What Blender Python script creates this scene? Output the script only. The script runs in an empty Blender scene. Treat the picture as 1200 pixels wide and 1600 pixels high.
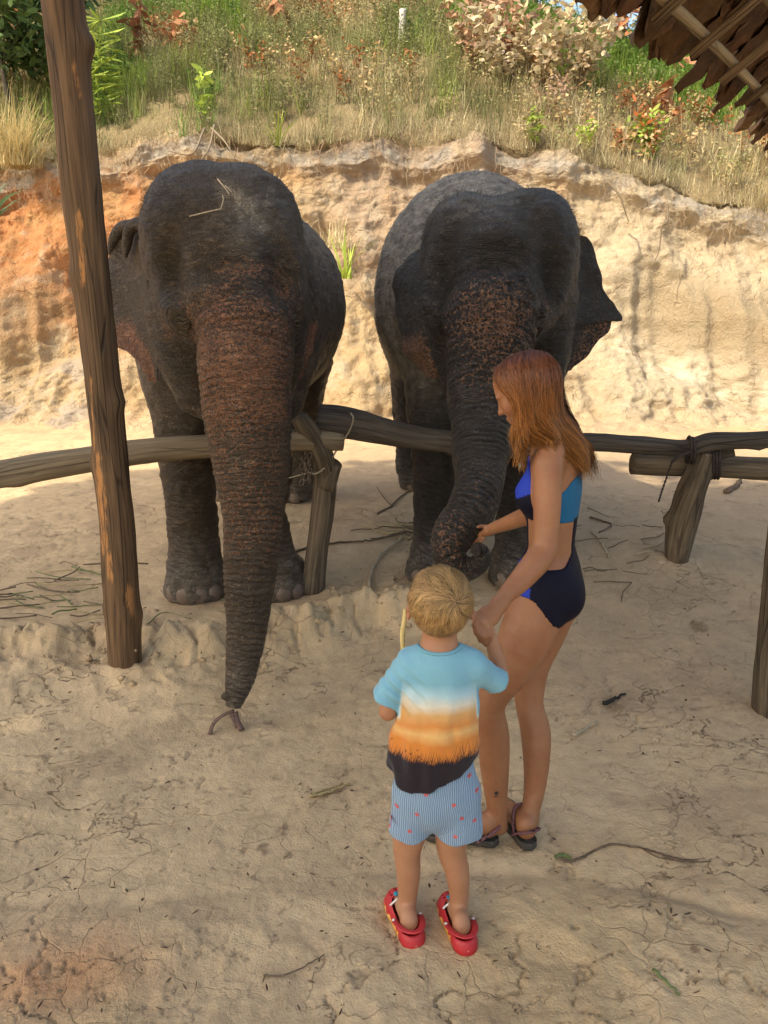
import bpy, math, random
import numpy as np
from mathutils import Vector, Matrix

# ------------------------------------------------------------------ camera, sky, sun, exposure
S = bpy.context.scene
PITCH = math.radians(15.0); CAMH = 1.78; FPX = 1202.0
cam_d = bpy.data.cameras.new('camera'); cam = bpy.data.objects.new('camera', cam_d)
S.collection.objects.link(cam); S.camera = cam
cam.location = (0, 0, CAMH); cam.rotation_euler = (math.pi/2 - PITCH, 0, 0)
cam_d.sensor_fit = 'VERTICAL'; cam_d.sensor_height = 34.6; cam_d.lens = 34.6*FPX/1600.0
cam_d.clip_start = 0.05; cam_d.clip_end = 2000
SUN_EL, SUN_ROT = math.radians(47), math.radians(229)
w = bpy.data.worlds.new('World'); S.world = w; w.use_nodes = True
_sky = w.node_tree.nodes.new('ShaderNodeTexSky'); _sky.sky_type = 'NISHITA'; _sky.sun_disc = False
_sky.sun_elevation = SUN_EL; _sky.sun_rotation = SUN_ROT; _sky.air_density = 1.0; _sky.dust_density = 3.0; _sky.ozone_density = 1.0
_bg = w.node_tree.nodes['Background']; _bg.inputs[1].default_value = 0.15
w.node_tree.links.new(_sky.outputs[0], _bg.inputs[0])
sun_d = bpy.data.lights.new('sun', 'SUN'); sun_d.energy = 2.2; sun_d.angle = math.radians(0.6); sun_d.color = (1, .93, .80)
sun = bpy.data.objects.new('sun', sun_d); S.collection.objects.link(sun)
_sd = Vector((math.sin(SUN_ROT)*math.cos(SUN_EL), math.cos(SUN_ROT)*math.cos(SUN_EL), math.sin(SUN_EL)))
sun.rotation_euler = _sd.to_track_quat('Z', 'Y').to_euler(); sun.location = (-6, -6, 12)
S.view_settings.view_transform = 'Standard'; S.view_settings.look = 'None'
S.view_settings.exposure = 1.36; S.view_settings.gamma = 1.0; S.view_settings.use_curve_mapping = False
S.view_settings.use_white_balance = True; S.view_settings.white_balance_temperature = 7400; S.view_settings.white_balance_tint = 6
S.render.engine = 'CYCLES'; S.cycles.max_bounces = 6; S.cycles.transparent_max_bounces = 6
S.cycles.use_denoising = True

# ------------------------------------------------------------------ helpers
rng = np.random.RandomState(7); random.seed(7)
CP, SP = math.cos(PITCH), math.sin(PITCH)
def ray(px, py):
    u = (px-600.0)/FPX; v = (800.0-py)/FPX
    return np.array([u, CP+v*SP, -SP+v*CP])
def pt(px, py, Y):                      # point of the place at distance Y
    d = ray(px, py); return np.array([d[0]*Y/d[1], Y, CAMH+d[2]*Y/d[1]])
def mr(r, py, Y):                       # metric size of r at distance Y
    return r/FPX*Y/ray(600, py)[1]
def ptz(px, py, z):
    d = ray(px, py); t = (z-CAMH)/d[2]; return np.array([d[0]*t, d[1]*t, z])
def zof(py, Y):
    d = ray(600, py); return CAMH+d[2]*Y/d[1]
def sstep(a, b, x):
    t = np.clip((x-a)/(b-a), 0, 1); return t*t*(3-2*t)

_P = np.random.RandomState(3).permutation(256); _P = np.concatenate([_P, _P, _P])
_G = np.random.RandomState(4).normal(size=(256, 3)); _G /= np.linalg.norm(_G, axis=1)[:, None]
_G = _G.astype(np.float32)
def noise(p, sc=1.0, off=0.0):
    p = (np.asarray(p, np.float32)*sc + off); i = np.floor(p).astype(np.int64); f = p-i
    i &= 255; u = f*f*f*(f*(f*6-15)+10)
    out = 0
    for dx in (0, 1):
        wx = u[:, 0] if dx else 1-u[:, 0]; a = _P[i[:, 0]+dx]
        for dy in (0, 1):
            wy = u[:, 1] if dy else 1-u[:, 1]; b = _P[a+i[:, 1]+dy]
            for dz in (0, 1):
                wz = u[:, 2] if dz else 1-u[:, 2]; g = _G[_P[b+i[:, 2]+dz]]
                out = out + wx*wy*wz*(g[:, 0]*(f[:, 0]-dx)+g[:, 1]*(f[:, 1]-dy)+g[:, 2]*(f[:, 2]-dz))
    return out*1.5
def fbm(p, sc=1.0, o=4, off=0.0, gain=.5):
    r = 0; a = 1.0
    for k in range(o):
        r = r + a*noise(p, sc, off+17.3*k); a *= gain; sc *= 2.03
    return r
def ridged(p, sc=1.0, o=4, off=0.0):
    r = 0; a = 1.0; s = 0
    for k in range(o):
        r = r + a*(1-2*np.abs(noise(p, sc, off+9.1*k))); s += a; a *= .5; sc *= 2.07
    return r/s
def vor(p2, sc, seed=0, jit=.9):         # 2-D voronoi: F1, F2-F1, cell id
    p = p2*sc; c = np.floor(p).astype(np.int64); f1 = np.full(len(p), 9.); f2 = np.full(len(p), 9.); cid = np.zeros(len(p), np.int64)
    for dx in (-1, 0, 1):
        for dy in (-1, 0, 1):
            q = c+[dx, dy]; h = _P[(_P[(q[:, 0]+seed) & 255]+q[:, 1]) & 255]
            h2 = _P[(h+77) & 255]
            d = np.hypot(q[:, 0]+.5+(h/255.-.5)*jit-p[:, 0], q[:, 1]+.5+(h2/255.-.5)*jit-p[:, 1])
            m = d < f1; f2 = np.where(m, f1, np.minimum(f2, d)); cid = np.where(m, h, cid); f1 = np.where(m, d, f1)
    return f1, f2-f1, cid

COL = S.collection
def thing(name, label, cat, loc=(0, 0, 0), group=None):
    o = bpy.data.objects.new(name, None); COL.objects.link(o); o.location = loc; o.empty_display_size = .1
    o['label'] = label; o['category'] = cat
    if group: o['group'] = group
    return o
def tag(o, label=None, cat=None, group=None, kind=None):
    if label: o['label'] = label
    if cat: o['category'] = cat
    if group: o['group'] = group
    if kind: o['kind'] = kind
    return o
def mesh(name, V, F, mat, parent=None, base=None, smooth=True, col=None, attrs=None):
    """V in world coordinates; F int array (n,3)/(n,4) or a list of such arrays; becomes ONE object"""
    V = np.asarray(V, np.float32).reshape(-1, 3)
    if parent is not None: b = np.array(parent.matrix_basis.translation if parent.parent is None else (parent.parent.matrix_basis.translation+parent.matrix_basis.translation))
    else: b = np.zeros(3) if base is None else np.asarray(base, float)
    me = bpy.data.meshes.new(name)
    Fl = F if isinstance(F, list) else [F]
    Fl = [np.asarray(f, np.int32) for f in Fl if len(f)]
    me.vertices.add(len(V)); me.vertices.foreach_set('co', (V-b.astype(np.float32)).ravel())
    nl = sum(f.size for f in Fl); me.loops.add(nl); me.loops.foreach_set('vertex_index', np.concatenate([f.ravel() for f in Fl]))
    npol = sum(len(f) for f in Fl); me.polygons.add(npol)
    tot = np.concatenate([np.full(len(f), f.shape[1]) for f in Fl]); st = np.concatenate([[0], np.cumsum(tot)[:-1]])
    me.polygons.foreach_set('loop_start', st.astype(np.int32))
    me.polygons.foreach_set('use_smooth', np.full(npol, smooth))
    me.update(calc_edges=True); me.validate()
    if col is not None:
        a = me.color_attributes.new('col', 'FLOAT_COLOR', 'POINT'); c = np.ones((len(V), 4), np.float32); c[:, :3] = col
        a.data.foreach_set('color', c.ravel())
    for k, v in (attrs or {}).items():
        v = np.asarray(v, np.float32)
        if v.ndim == 2: a = me.attributes.new(k, 'FLOAT_VECTOR', 'POINT'); a.data.foreach_set('vector', v.ravel())
        else: a = me.attributes.new(k, 'FLOAT', 'POINT'); a.data.foreach_set('value', v)
    if mat: me.materials.append(mat)
    o = bpy.data.objects.new(name, me); COL.objects.link(o)
    if parent is not None: o.parent = parent
    else: o.location = b
    return o
class Acc:                               # collects pieces of one mesh
    def __init__(s): s.V = []; s.Q = []; s.T = []; s.C = []; s.A = []; s.n = 0
    def add(s, V, F, c=(.5, .5, .5), a=None):
        V = np.asarray(V, np.float32).reshape(-1, 3); F = np.asarray(F, np.int64)
        (s.Q if F.shape[1] == 4 else s.T).append(F+s.n); s.V.append(V)
        c = np.asarray(c, np.float32); s.C.append(np.broadcast_to(c, (len(V), 3)) if c.ndim == 1 else c)
        s.A.append(np.zeros((len(V), 3), np.float32) if a is None else np.asarray(a, np.float32)); s.n += len(V)
    def build(s, name, mat, parent=None, base=None, smooth=True):
        F = [np.concatenate(x) for x in (s.Q, s.T) if x]
        return mesh(name, np.concatenate(s.V), F, mat, parent, base, smooth, np.concatenate(s.C), {'wc': np.concatenate(s.A)})
def catmull(P, n):
    P = np.asarray(P, float); Q = np.vstack([2*P[0]-P[1], P, 2*P[-1]-P[-2]]); m = len(P)-1
    t = np.linspace(0, m, n); i = np.minimum(t.astype(int), m-1); f = (t-i)[:, None]
    a, b, c, d = Q[i], Q[i+1], Q[i+2], Q[i+3]
    return .5*((2*b)+(-a+c)*f+(2*a-5*b+4*c-d)*f*f+(-a+3*b-3*c+d)*f**3)
def tube(P, R, n=8, caps=True, flat=1.0, up=None):
    P = np.asarray(P, float); m = len(P); R = np.broadcast_to(np.asarray(R, float), (m,))
    T = np.gradient(P, axis=0); T /= np.linalg.norm(T, axis=1)[:, None]+1e-12
    u = np.array(up if up is not None else ([0, 0, 1.] if abs(T[0][2]) < .9 else [1., 0, 0]))
    N = np.zeros_like(P)
    for i in range(m):
        if i and up is None: u = N[i-1]
        v = u-T[i]*np.dot(u, T[i]); N[i] = v/(np.linalg.norm(v)+1e-12)
    B = np.cross(T, N); a = np.arange(n)*2*math.pi/n
    V = P[:, None]+R[:, None, None]*(np.cos(a)[None, :, None]*N[:, None]*flat+np.sin(a)[None, :, None]*B[:, None])
    i = np.arange(m-1)[:, None]*n; j = np.arange(n)[None]; k = (j+1) % n
    Q = np.stack([i+j, i+k, i+n+k, i+n+j], -1).reshape(-1, 4)
    L = np.concatenate([[0], np.cumsum(np.linalg.norm(np.diff(P, axis=0), axis=1))])
    A = np.stack([np.cos(a)[None]*R[:, None], np.sin(a)[None]*R[:, None], np.repeat(L[:, None], n, 1)], -1).reshape(-1, 3)
    V = V.reshape(-1, 3)
    if caps:
        V = np.vstack([V, P[0], P[-1]]); A = np.vstack([A, [0, 0, 0], [0, 0, L[-1]]]); c0 = m*n
        e0 = np.stack([j[0], np.full(n, c0), np.full(n, c0), k[0]], -1)
        Q = np.vstack([Q, np.stack([k[0], j[0], np.full(n, c0), np.full(n, c0)], -1)[:0]])
        T1 = np.stack([k[0], j[0], np.full(n, c0)], -1); T2 = np.stack([j[0]+(m-1)*n, k[0]+(m-1)*n, np.full(n, c0+1)], -1)
        return V, Q, np.vstack([T1, T2]), A
    return V, Q, None, A
def add_tube(acc, P, R, c, n=6, flat=1.0, caps=True, up=None):
    V, Q, T, A = tube(P, R, n, caps, flat, up); k = acc.n
    acc.add(V, Q, c, A)
    if T is not None: acc.T.append(T+k)
def box(c, s, R=None):
    v = np.array([[x, y, z] for x in (-.5, .5) for y in (-.5, .5) for z in (-.5, .5)])*np.asarray(s)
    if R is not None: v = v@np.asarray(R).T
    f = np.array([[0, 1, 3, 2], [4, 6, 7, 5], [0, 4, 5, 1], [2, 3, 7, 6], [0, 2, 6, 4], [1, 5, 7, 3]])
    return v+np.asarray(c), f

# ---- signed-distance modelling of bodies, meshed by surface nets
class SDF:
    def __init__(s): s.p = []
    def cap(s, a, b, ra, rb, k=.03, sq=None, sub=False):
        a = np.array(a, float); b = np.array(b, float); r = max(ra, rb)
        def f(x, y, z):
            X = (x-a[0], y-a[1], z-a[2]); d = b-a
            if sq is not None:
                n, q = sq; c = (X[0]*n[0]+X[1]*n[1]+X[2]*n[2])*(1/q-1); X = tuple(X[i]+n[i]*c for i in range(3))
                dn = float(np.dot(d, n))*(1/q-1); d = d+np.array(n)*dn
            L = max(float(d@d), 1e-9); t = np.clip((X[0]*d[0]+X[1]*d[1]+X[2]*d[2])/L, 0, 1)
            return np.sqrt((X[0]-d[0]*t)**2+(X[1]-d[1]*t)**2+(X[2]-d[2]*t)**2)-(ra+(rb-ra)*t)
        g = r*max(1, (sq[1] if sq else 1))
        s.p.append((f, np.minimum(a, b)-g, np.maximum(a, b)+g, k, sub)); return s
    def ell(s, c, r, k=.03, rot=None, sub=False):
        c = np.array(c, float); r = np.array(r, float); M = np.eye(3) if rot is None else np.array(rot.to_3x3() if hasattr(rot, 'to_3x3') else rot)
        def f(x, y, z):
            X = (x-c[0], y-c[1], z-c[2]); q = [M[0, i]*X[0]+M[1, i]*X[1]+M[2, i]*X[2] for i in range(3)]
            k0 = np.sqrt(sum((q[i]/r[i])**2 for i in range(3)))+1e-9; k1 = np.sqrt(sum((q[i]/r[i]**2)**2 for i in range(3)))+1e-9
            return k0*(k0-1)/k1
        m = np.abs(M)@r; s.p.append((f, c-m, c+m, k, sub)); return s
    def path(s, P, R, k=.03, n=None, sq=None):
        P = np.asarray(P, float); R = np.asarray(R, float)
        if n: Q = catmull(np.c_[P, R], n); P, R = Q[:, :3], Q[:, 3]
        q0 = len(s.p)
        for i in range(len(P)-1): s.cap(P[i], P[i+1], R[i], R[i+1], k, sq)
        seg = s.p[q0:]; del s.p[q0:]; fs = [g[0] for g in seg]
        def f(x, y, z):
            d = fs[0](x, y, z)
            for g in fs[1:]: d = np.minimum(d, g(x, y, z))
            return d
        s.p.append((f, np.min([g[1] for g in seg], axis=0), np.max([g[2] for g in seg], axis=0), k, False)); return s
    def field(s, h, lo=None, hi=None):
        ad = [p for p in s.p if not p[4]]
        if lo is None: lo = np.min([p[1] for p in ad], axis=0)-3*h
        if hi is None: hi = np.max([p[2] for p in ad], axis=0)+3*h
        n = np.ceil((hi-lo)/h).astype(int)+1; F = np.full(n, 5.0, np.float32)
        ax = [(lo[i]+h*np.arange(n[i])).astype(np.float32) for i in range(3)]
        for f, a, b, k, sub in s.p:
            i0 = np.maximum(np.floor((a-k-3*h-lo)/h).astype(int), 0); i1 = np.minimum(np.ceil((b+k+3*h-lo)/h).astype(int)+1, n)
            if (i1 <= i0).any(): continue
            x = ax[0][i0[0]:i1[0]][:, None, None]; y = ax[1][i0[1]:i1[1]][None, :, None]; z = ax[2][i0[2]:i1[2]][None, None]
            d = f(x, y, z).astype(np.float32); sl = tuple(slice(i0[i], i1[i]) for i in range(3)); A = F[sl]
            if sub:
                B = -d; hh = np.maximum(k-np.abs(A-B), 0)/k; F[sl] = np.maximum(A, B)+hh*hh*k*.25
            else:
                hh = np.maximum(k-np.abs(A-d), 0)/k; F[sl] = np.minimum(A, d)-hh*hh*k*.25
        return F, lo, ax
def nets(F, lo, h):
    s = F < 0; n = np.array(F.shape); c = np.zeros(n-1, np.int8)
    cor = [(i, j, k) for i in (0, 1) for j in (0, 1) for k in (0, 1)]
    for i, j, k in cor: c += s[i:n[0]-1+i, j:n[1]-1+j, k:n[2]-1+k]
    I = np.argwhere((c > 0) & (c < 8)); idx = np.full(n-1, -1, np.int64); idx[tuple(I.T)] = np.arange(len(I))
    val = np.stack([F[I[:, 0]+i, I[:, 1]+j, I[:, 2]+k] for i, j, k in cor], 1); cr = np.array(cor, float)
    acc = np.zeros((len(I), 3)); cnt = np.zeros(len(I))
    for a in range(8):
        for b in range(a+1, 8):
            if np.abs(cr[a]-cr[b]).sum() != 1: continue
            va, vb = val[:, a], val[:, b]; m = (va < 0) != (vb < 0); t = np.where(m, va/np.where(m, va-vb, 1), 0)
            acc += np.where(m[:, None], cr[a]+(cr[b]-cr[a])*t[:, None], 0); cnt += m
    V = lo+h*(I+acc/cnt[:, None]); Fc = []
    for ax in range(3):
        o = [(1, 2), (2, 0), (0, 1)][ax]; sl0 = [slice(1, n[i]-1) for i in range(3)]; sl1 = list(sl0)
        sl0[ax] = slice(0, n[ax]-1); sl1[ax] = slice(1, n[ax]); A = s[tuple(sl0)]; B = s[tuple(sl1)]
        E = np.argwhere(A != B); 
        if not len(E): continue
        sg = A[tuple(E.T)]; E = E+[0 if i == ax else 1 for i in range(3)]
        def cell(d0, d1):
            q = E.copy(); q[:, o[0]] -= d0; q[:, o[1]] -= d1; return idx[tuple(q.T)]
        q = np.stack([cell(1, 1), cell(0, 1), cell(0, 0), cell(1, 0)], 1)
        q = np.where(sg[:, None], q, q[:, ::-1]); Fc.append(q)
    return V, np.concatenate(Fc)
def vnormals(V, Q):
    fn = np.cross(V[Q[:, 2]]-V[Q[:, 0]], V[Q[:, 3]]-V[Q[:, 1]]) if Q.shape[1] == 4 else np.cross(V[Q[:, 1]]-V[Q[:, 0]], V[Q[:, 2]]-V[Q[:, 0]])
    N = np.zeros_like(V)
    for i in range(Q.shape[1]): 
        for c in range(3): N[:, c] += np.bincount(Q[:, i], fn[:, c], len(V))
    return N/(np.linalg.norm(N, axis=1)[:, None]+1e-12)
def relax(V, Q, it=2, f=.5):
    for _ in range(it):
        A = np.zeros_like(V); c = np.zeros(len(V))
        for i in range(4):
            a, b = Q[:, i], Q[:, (i+1) % 4]
            for k in range(3): A[:, k] += np.bincount(a, V[b, k], len(V))+np.bincount(b, V[a, k], len(V))
            c += np.bincount(a, minlength=len(V))+np.bincount(b, minlength=len(V))
        V = V+f*(A/c[:, None]-V)
    return V

# ---- material helper
class M:
    def __init__(s, name, rough=.8, spec=.3):
        s.m = bpy.data.materials.new(name); s.m.use_nodes = True; s.t = s.m.node_tree; s.b = s.t.nodes['Principled BSDF']
        s.b.inputs['Roughness'].default_value = rough; s.b.inputs['Specular IOR Level'].default_value = spec
    def n(s, ty, **kw):
        o = s.t.nodes.new('ShaderNode'+ty)
        for k, v in kw.items():
            if k in ('operation', 'blend_type', 'data_type', 'feature', 'distance', 'noise_type', 'attribute_name', 'wave_type', 'bands_direction', 'wave_profile', 'noise_dimensions', 'voronoi_dimensions', 'normalize', 'interpolation_type', 'clamp', 'vector_type'): setattr(o, k, v)
            else: s.set(o, k, v)
        return o
    def set(s, o, k, v):
        i = o.inputs[int(k[1:])] if k[0] == 'i' and k[1:].isdigit() else o.inputs[k.replace('_', ' ')]
        s.link(v, i)
    def link(s, v, i):
        if hasattr(v, 'bl_idname') and hasattr(v, 'outputs'): v = v.outputs[0]
        if isinstance(v, bpy.types.NodeSocket): s.t.links.new(v, i)
        else: i.default_value = v
    def attr(s, name, out=None):
        o = s.n('Attribute', attribute_name=name); return o.outputs[out or 'Fac']
    def math(s, op, a, b=0.0, c=None):
        o = s.n('Math', operation=op, i0=a, i1=b)
        if c is not None: s.link(c, o.inputs[2])
        return o.outputs[0]
    def noise(s, vec, scale, detail=4, rough=.55, dist=0.0):
        o = s.n('TexNoise', Vector=vec, Scale=scale, Detail=detail, Roughness=rough, Distortion=dist); return o.outputs['Fac']
    def vor(s, vec, scale, feature='F1', rand=1.0):
        o = s.n('TexVoronoi', feature=feature, Vector=vec, Scale=scale, Randomness=rand); return o.outputs['Distance']
    def mapr(s, v, a, b, c=0.0, d=1.0, smooth=False):
        o = s.n('MapRange', i0=v, i1=a, i2=b, i3=c, i4=d)
        if smooth: o.interpolation_type = 'SMOOTHSTEP'
        return o.outputs[0]
    def mix(s, f, a, b, blend='MIX'):
        o = s.t.nodes.new('ShaderNodeMix'); o.data_type = 'RGBA'; o.blend_type = blend
        s.link(f, o.inputs[0]); s.link(s.c4(a), o.inputs[6]); s.link(s.c4(b), o.inputs[7]); return o.outputs[2]
    def c4(s, c): return (*c, 1.0) if isinstance(c, (tuple, list)) and len(c) == 3 else c
    def scale(s, vec, sc): return s.n('VectorMath', operation='MULTIPLY', i0=vec, i1=sc).outputs[0]
    def pos(s): return s.n('TexCoord').outputs['Object']
    def bump(s, h, strength=.5, dist=.01, nrm=None):
        o = s.n('Bump', Height=h, Strength=strength, Distance=dist)
        if nrm is not None: s.link(nrm, o.inputs['Normal'])
        return o.outputs[0]
    def out(s, color=None, normal=None, rough=None):
        if color is not None: s.link(s.c4(color), s.b.inputs['Base Color'])
        if normal is not None: s.link(normal, s.b.inputs['Normal'])
        if rough is not None: s.link(rough, s.b.inputs['Roughness'])
        return s.m
def simple(name, c, rough=.7, spec=.3, vary=.25, sc=30, bump=.3, bd=.003):
    m = M(name, rough, spec); p = m.pos(); f = m.noise(p, sc, 5)
    cc = m.mix(m.mapr(f, .3, .7), tuple(x*(1-vary) for x in c), tuple(x*(1+vary) for x in c))
    return m.out(cc, m.bump(m.noise(p, sc*4, 4), bump, bd))
# ------------------------------------------------------------------ ground
def gh(P):
    x, y = P[:, 0], P[:, 1]; Q = np.stack([x, y, 0*x], 1)
    yr = np.interp(x, [-3.5, -2.2, -1.5, -.9, -.3, .2, .8, 2, 4], [3.2, 3.4, 3.72, 3.62, 3.98, 4.12, 4.2, 4.3, 4.2])+.10*noise(Q, 2.2, 3.)
    lf = sstep(.75, .15, x)                        # the broken step shows on the left
    wid = .10+.75*(1-lf); st = sstep(-wid, wid, y-yr)
    z = .11*st + .09*sstep(4.3, 6.3, y) + .03*sstep(7, 10, y)
    lump = ridged(Q, 3.2, 4, 5.)
    band = np.exp(-((y-yr-.02)/.17)**2)*lf
    z = z + band*(.075+.07*lump+.05*fbm(Q, 5., 3, 16.)+.03*fbm(Q, 14., 4, 6.)-.03*np.exp(-(noise(Q, 6., 71.)/.06)**2))
    z = z + np.exp(-((y-yr+.30)/.2)**2)*lf*sstep(-.6, -1.2, x)*(.045+.06*lump)
    z = z + .035*noise(Q, .55, 1.)+.016*noise(Q, 1.7, 2.)
    z = z + .10*np.exp(-((x-1.9)/.8)**2-((y-5.0)/.7)**2) + .08*np.exp(-((x-1.0)/.7)**2-((y-6.6)/.6)**2)
    # low ledge across the foreground
    yl = 2.02+.07*np.sin(x*2.3+.6)+.09*noise(Q, 1.6, 8.)-.14*sstep(.1, 1.2, x)
    z = z + .022*sstep(.06, -.10, y-yl)*sstep(.6, 1.2, y)-.012*np.exp(-((y-yl-.03)/.03)**2)*sstep(-.3, .3, noise(Q, 1.9, 18.))+.016*ridged(Q, 3.4, 3, 41.)*sstep(2.15, 1.9, y)*sstep(.9, 1.4, y)
    z = z*sstep(-3, 1, y+0*x) 
    for (mx, my, mh, mw) in ((-1.42, 3.50, -.02, .11), (-.33, 4.42, .03, .12), (1.83, 4.72, .03, .14), (1.62, 3.2, .02, .12)):
        z = z + mh*np.exp(-((x-mx)**2+(y-my)**2)/(mw*mw))
    return z
def gz(x, y): return float(gh(np.array([[x, y, 0.]]))[0])
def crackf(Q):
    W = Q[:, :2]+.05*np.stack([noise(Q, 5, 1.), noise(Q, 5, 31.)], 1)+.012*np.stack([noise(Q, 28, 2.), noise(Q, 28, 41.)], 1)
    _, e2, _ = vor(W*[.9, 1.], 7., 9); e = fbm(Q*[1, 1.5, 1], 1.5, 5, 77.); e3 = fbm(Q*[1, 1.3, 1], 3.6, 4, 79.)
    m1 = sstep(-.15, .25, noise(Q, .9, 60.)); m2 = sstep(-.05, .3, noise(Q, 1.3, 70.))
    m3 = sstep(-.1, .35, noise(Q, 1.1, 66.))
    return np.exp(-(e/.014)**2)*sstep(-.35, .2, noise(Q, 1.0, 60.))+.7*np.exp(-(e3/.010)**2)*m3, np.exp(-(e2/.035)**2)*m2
ys = np.concatenate([np.linspace(-45, 1.35, 18)[:-1], 1.35*np.exp(np.linspace(0, math.log(11.6/1.35), 440))])
ys = ys[ys < 11.6]; ys = np.append(ys, [12.5, 14, 20, 30, 50])
sx = np.concatenate([[-30, -12, -6, -3.5, -2.3, -1.6], np.linspace(-1.2, 1.2, 450), [1.6, 2.3, 3.5, 6, 12, 30]])
YY, SX = np.meshgrid(ys, sx, indexing='ij'); XX = SX*(.42+.52*np.clip(YY, 0, 14))
gP = np.stack([XX.ravel(), YY.ravel(), 0*XX.ravel()], 1)
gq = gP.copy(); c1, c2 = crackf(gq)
zz = gh(gP); near = sstep(9, 5, gP[:, 1])
zz = zz + (.010*fbm(gq, 2.0, 3, 34.)+.0048*fbm(gq, 6, 5, 4.)+.0024*fbm(gq, 42, 3, 7.)*near) - .009*c1*near-.0015*c2*near
zz = zz-.002*sstep(.3, .6, noise(gq, 14, 90.))*near
zz = np.where(gP[:, 1] > 11.6, zz-.5, zz)
gV = np.stack([gP[:, 0], gP[:, 1], zz], 1)
n1 = fbm(gq, .8, 4, 11.); n2 = fbm(gq, 3.5, 4, 13.); n3 = noise(gq, 26, 15.)
c = np.array([.575, .415, .245])*(1+.13*n1[:, None]+.12*n2[:, None]+.06*n3[:, None])
og_ = ptz(95, 1540, 0); og = np.exp(-((gP[:, 0]-og_[0])/.24)**2-((gP[:, 1]-og_[1])/.15)**2)*sstep(-.5, .3, n2+.3)
c = c*(1-og[:, None])+np.array([.46, .23, .11])*og[:, None]
yl2 = sstep(.05, .5, noise(gq, 1.1, 44.))*.5*sstep(3, 1.5, gP[:, 1]); c = c*(1-yl2[:, None])+np.array([.50, .35, .17])*yl2[:, None]
gr = sstep(4.2, 5.5, gP[:, 1])*sstep(9.5, 8, gP[:, 1])*.5*sstep(-2.2, -.5, gP[:, 0]); c = c*(1-gr[:, None])+np.array([.34, .255, .175])*gr[:, None]
dk = sstep(.28, .5, fbm(gq, 2.2, 4, 91.))*.35; c = c*(1-dk[:, None])+np.array([.28, .19, .12])*dk[:, None]
damp = np.exp(-((gP[:, 0]-1.08)/.2)**2-((gP[:, 1]-3.25)/.12)**2)*.6; c = c*(1-damp[:, None])+np.array([.24, .15, .09])*damp[:, None]
gr2 = sstep(.35, 1.1, gP[:, 0])*sstep(2.6, 3.6, gP[:, 1])*sstep(8.5, 7.5, gP[:, 1])*.45; c = c*(1-gr2[:, None])+np.array([.30, .225, .155])*gr2[:, None]
for sx_, sy_, sr_ in ((445, 1282, .016), (441, 1292, .012), (410, 1316, .018), (413, 1326, .013), (452, 1328, .013), (640, 1290, .01), (380, 1322, .01), (1085, 1490, .014), (968, 1560, .012), (958, 1095, .05), (1090, 985, .05)):
    q_ = ptz(sx_, sy_, .02); s_ = sstep(1.15, .7, np.hypot(gP[:, 0]-q_[0], (gP[:, 1]-q_[1])*.8)/sr_+.5*noise(gq, 60, 3.))*.75; c = c*(1-s_[:, None])+np.array([.16, .105, .06])*s_[:, None]
far = sstep(8.5, 10.5, gP[:, 1])*.6; c = c*(1-far[:, None])+np.array([.52, .35, .20])*far[:, None]
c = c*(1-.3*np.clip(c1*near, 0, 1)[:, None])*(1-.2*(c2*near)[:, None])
m = M('packed_earth', .93, .15); p = m.pos()
f1 = m.noise(p, 14, 8, .65); f2 = m.noise(p, 90, 6, .7); f3 = m.vor(p, 120)
cw = m.n('VectorMath', operation='ADD', i0=p, i1=m.scale(m.n('TexNoise', Vector=p, Scale=9.0, Detail=5.0).outputs['Color'], (.12, .12, .0))).outputs[0]
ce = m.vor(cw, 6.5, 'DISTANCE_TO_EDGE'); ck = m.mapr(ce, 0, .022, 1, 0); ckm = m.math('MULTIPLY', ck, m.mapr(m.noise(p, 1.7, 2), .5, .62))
cc = m.mix(m.mapr(f1, .3, .7, .0, .34), m.attr('col', 'Color'), (.25, .16, .09))
cc = m.mix(m.mapr(f2, .45, .8, .0, .28), cc, (.62, .48, .33))
cc = m.mix(m.mapr(m.noise(p, 260, 3), .62, .75, 0, .5), cc, (.16, .11, .07))
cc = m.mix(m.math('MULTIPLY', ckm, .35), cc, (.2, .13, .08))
hh = m.math('ADD', m.math('MULTIPLY', f1, .8), m.math('MULTIPLY', f2, .4)); hh = m.math('SUBTRACT', hh, m.math('MULTIPLY', ckm, .35))
hh = m.math('ADD', hh, m.math('MULTIPLY', f3, -.12))
for sc_, wd_, am_ in ((2.4, .0045, 1.0), (6.0, .006, .45)):
    nn_ = m.n('TexNoise', Vector=m.scale(p, (1, 1.3, 1)), Scale=sc_, Detail=8.0, Roughness=.55, Distortion=.35).outputs['Fac']
    ll_ = m.mapr(m.math('ABSOLUTE', m.math('SUBTRACT', nn_, .5)), 0, wd_, 1, 0); ll_ = m.math('MULTIPLY', ll_, m.mapr(m.noise(p, sc_*.45, 2), .52, .62)); ll_ = m.math('MULTIPLY', ll_, am_)
    hh = m.math('SUBTRACT', hh, m.math('MULTIPLY', ll_, 1.4)); cc = m.mix(m.math('MULTIPLY', ll_, .55), cc, (.17, .105, .06))
md_ = m.noise(p, 5.5, 5, .6, .6); hh = m.math('ADD', hh, m.math('MULTIPLY', md_, 1.2))
M_GROUND = m.out(cc, m.bump(hh, .9, .011))
ny, nx = YY.shape; i = (np.arange(ny-1)[:, None]*nx+np.arange(nx-1)[None]).ravel()
ground = mesh('ground', gV, np.stack([i, i+1, i+nx+1, i+nx], 1), M_GROUND, col=c); tag(ground, kind='structure')

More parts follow.
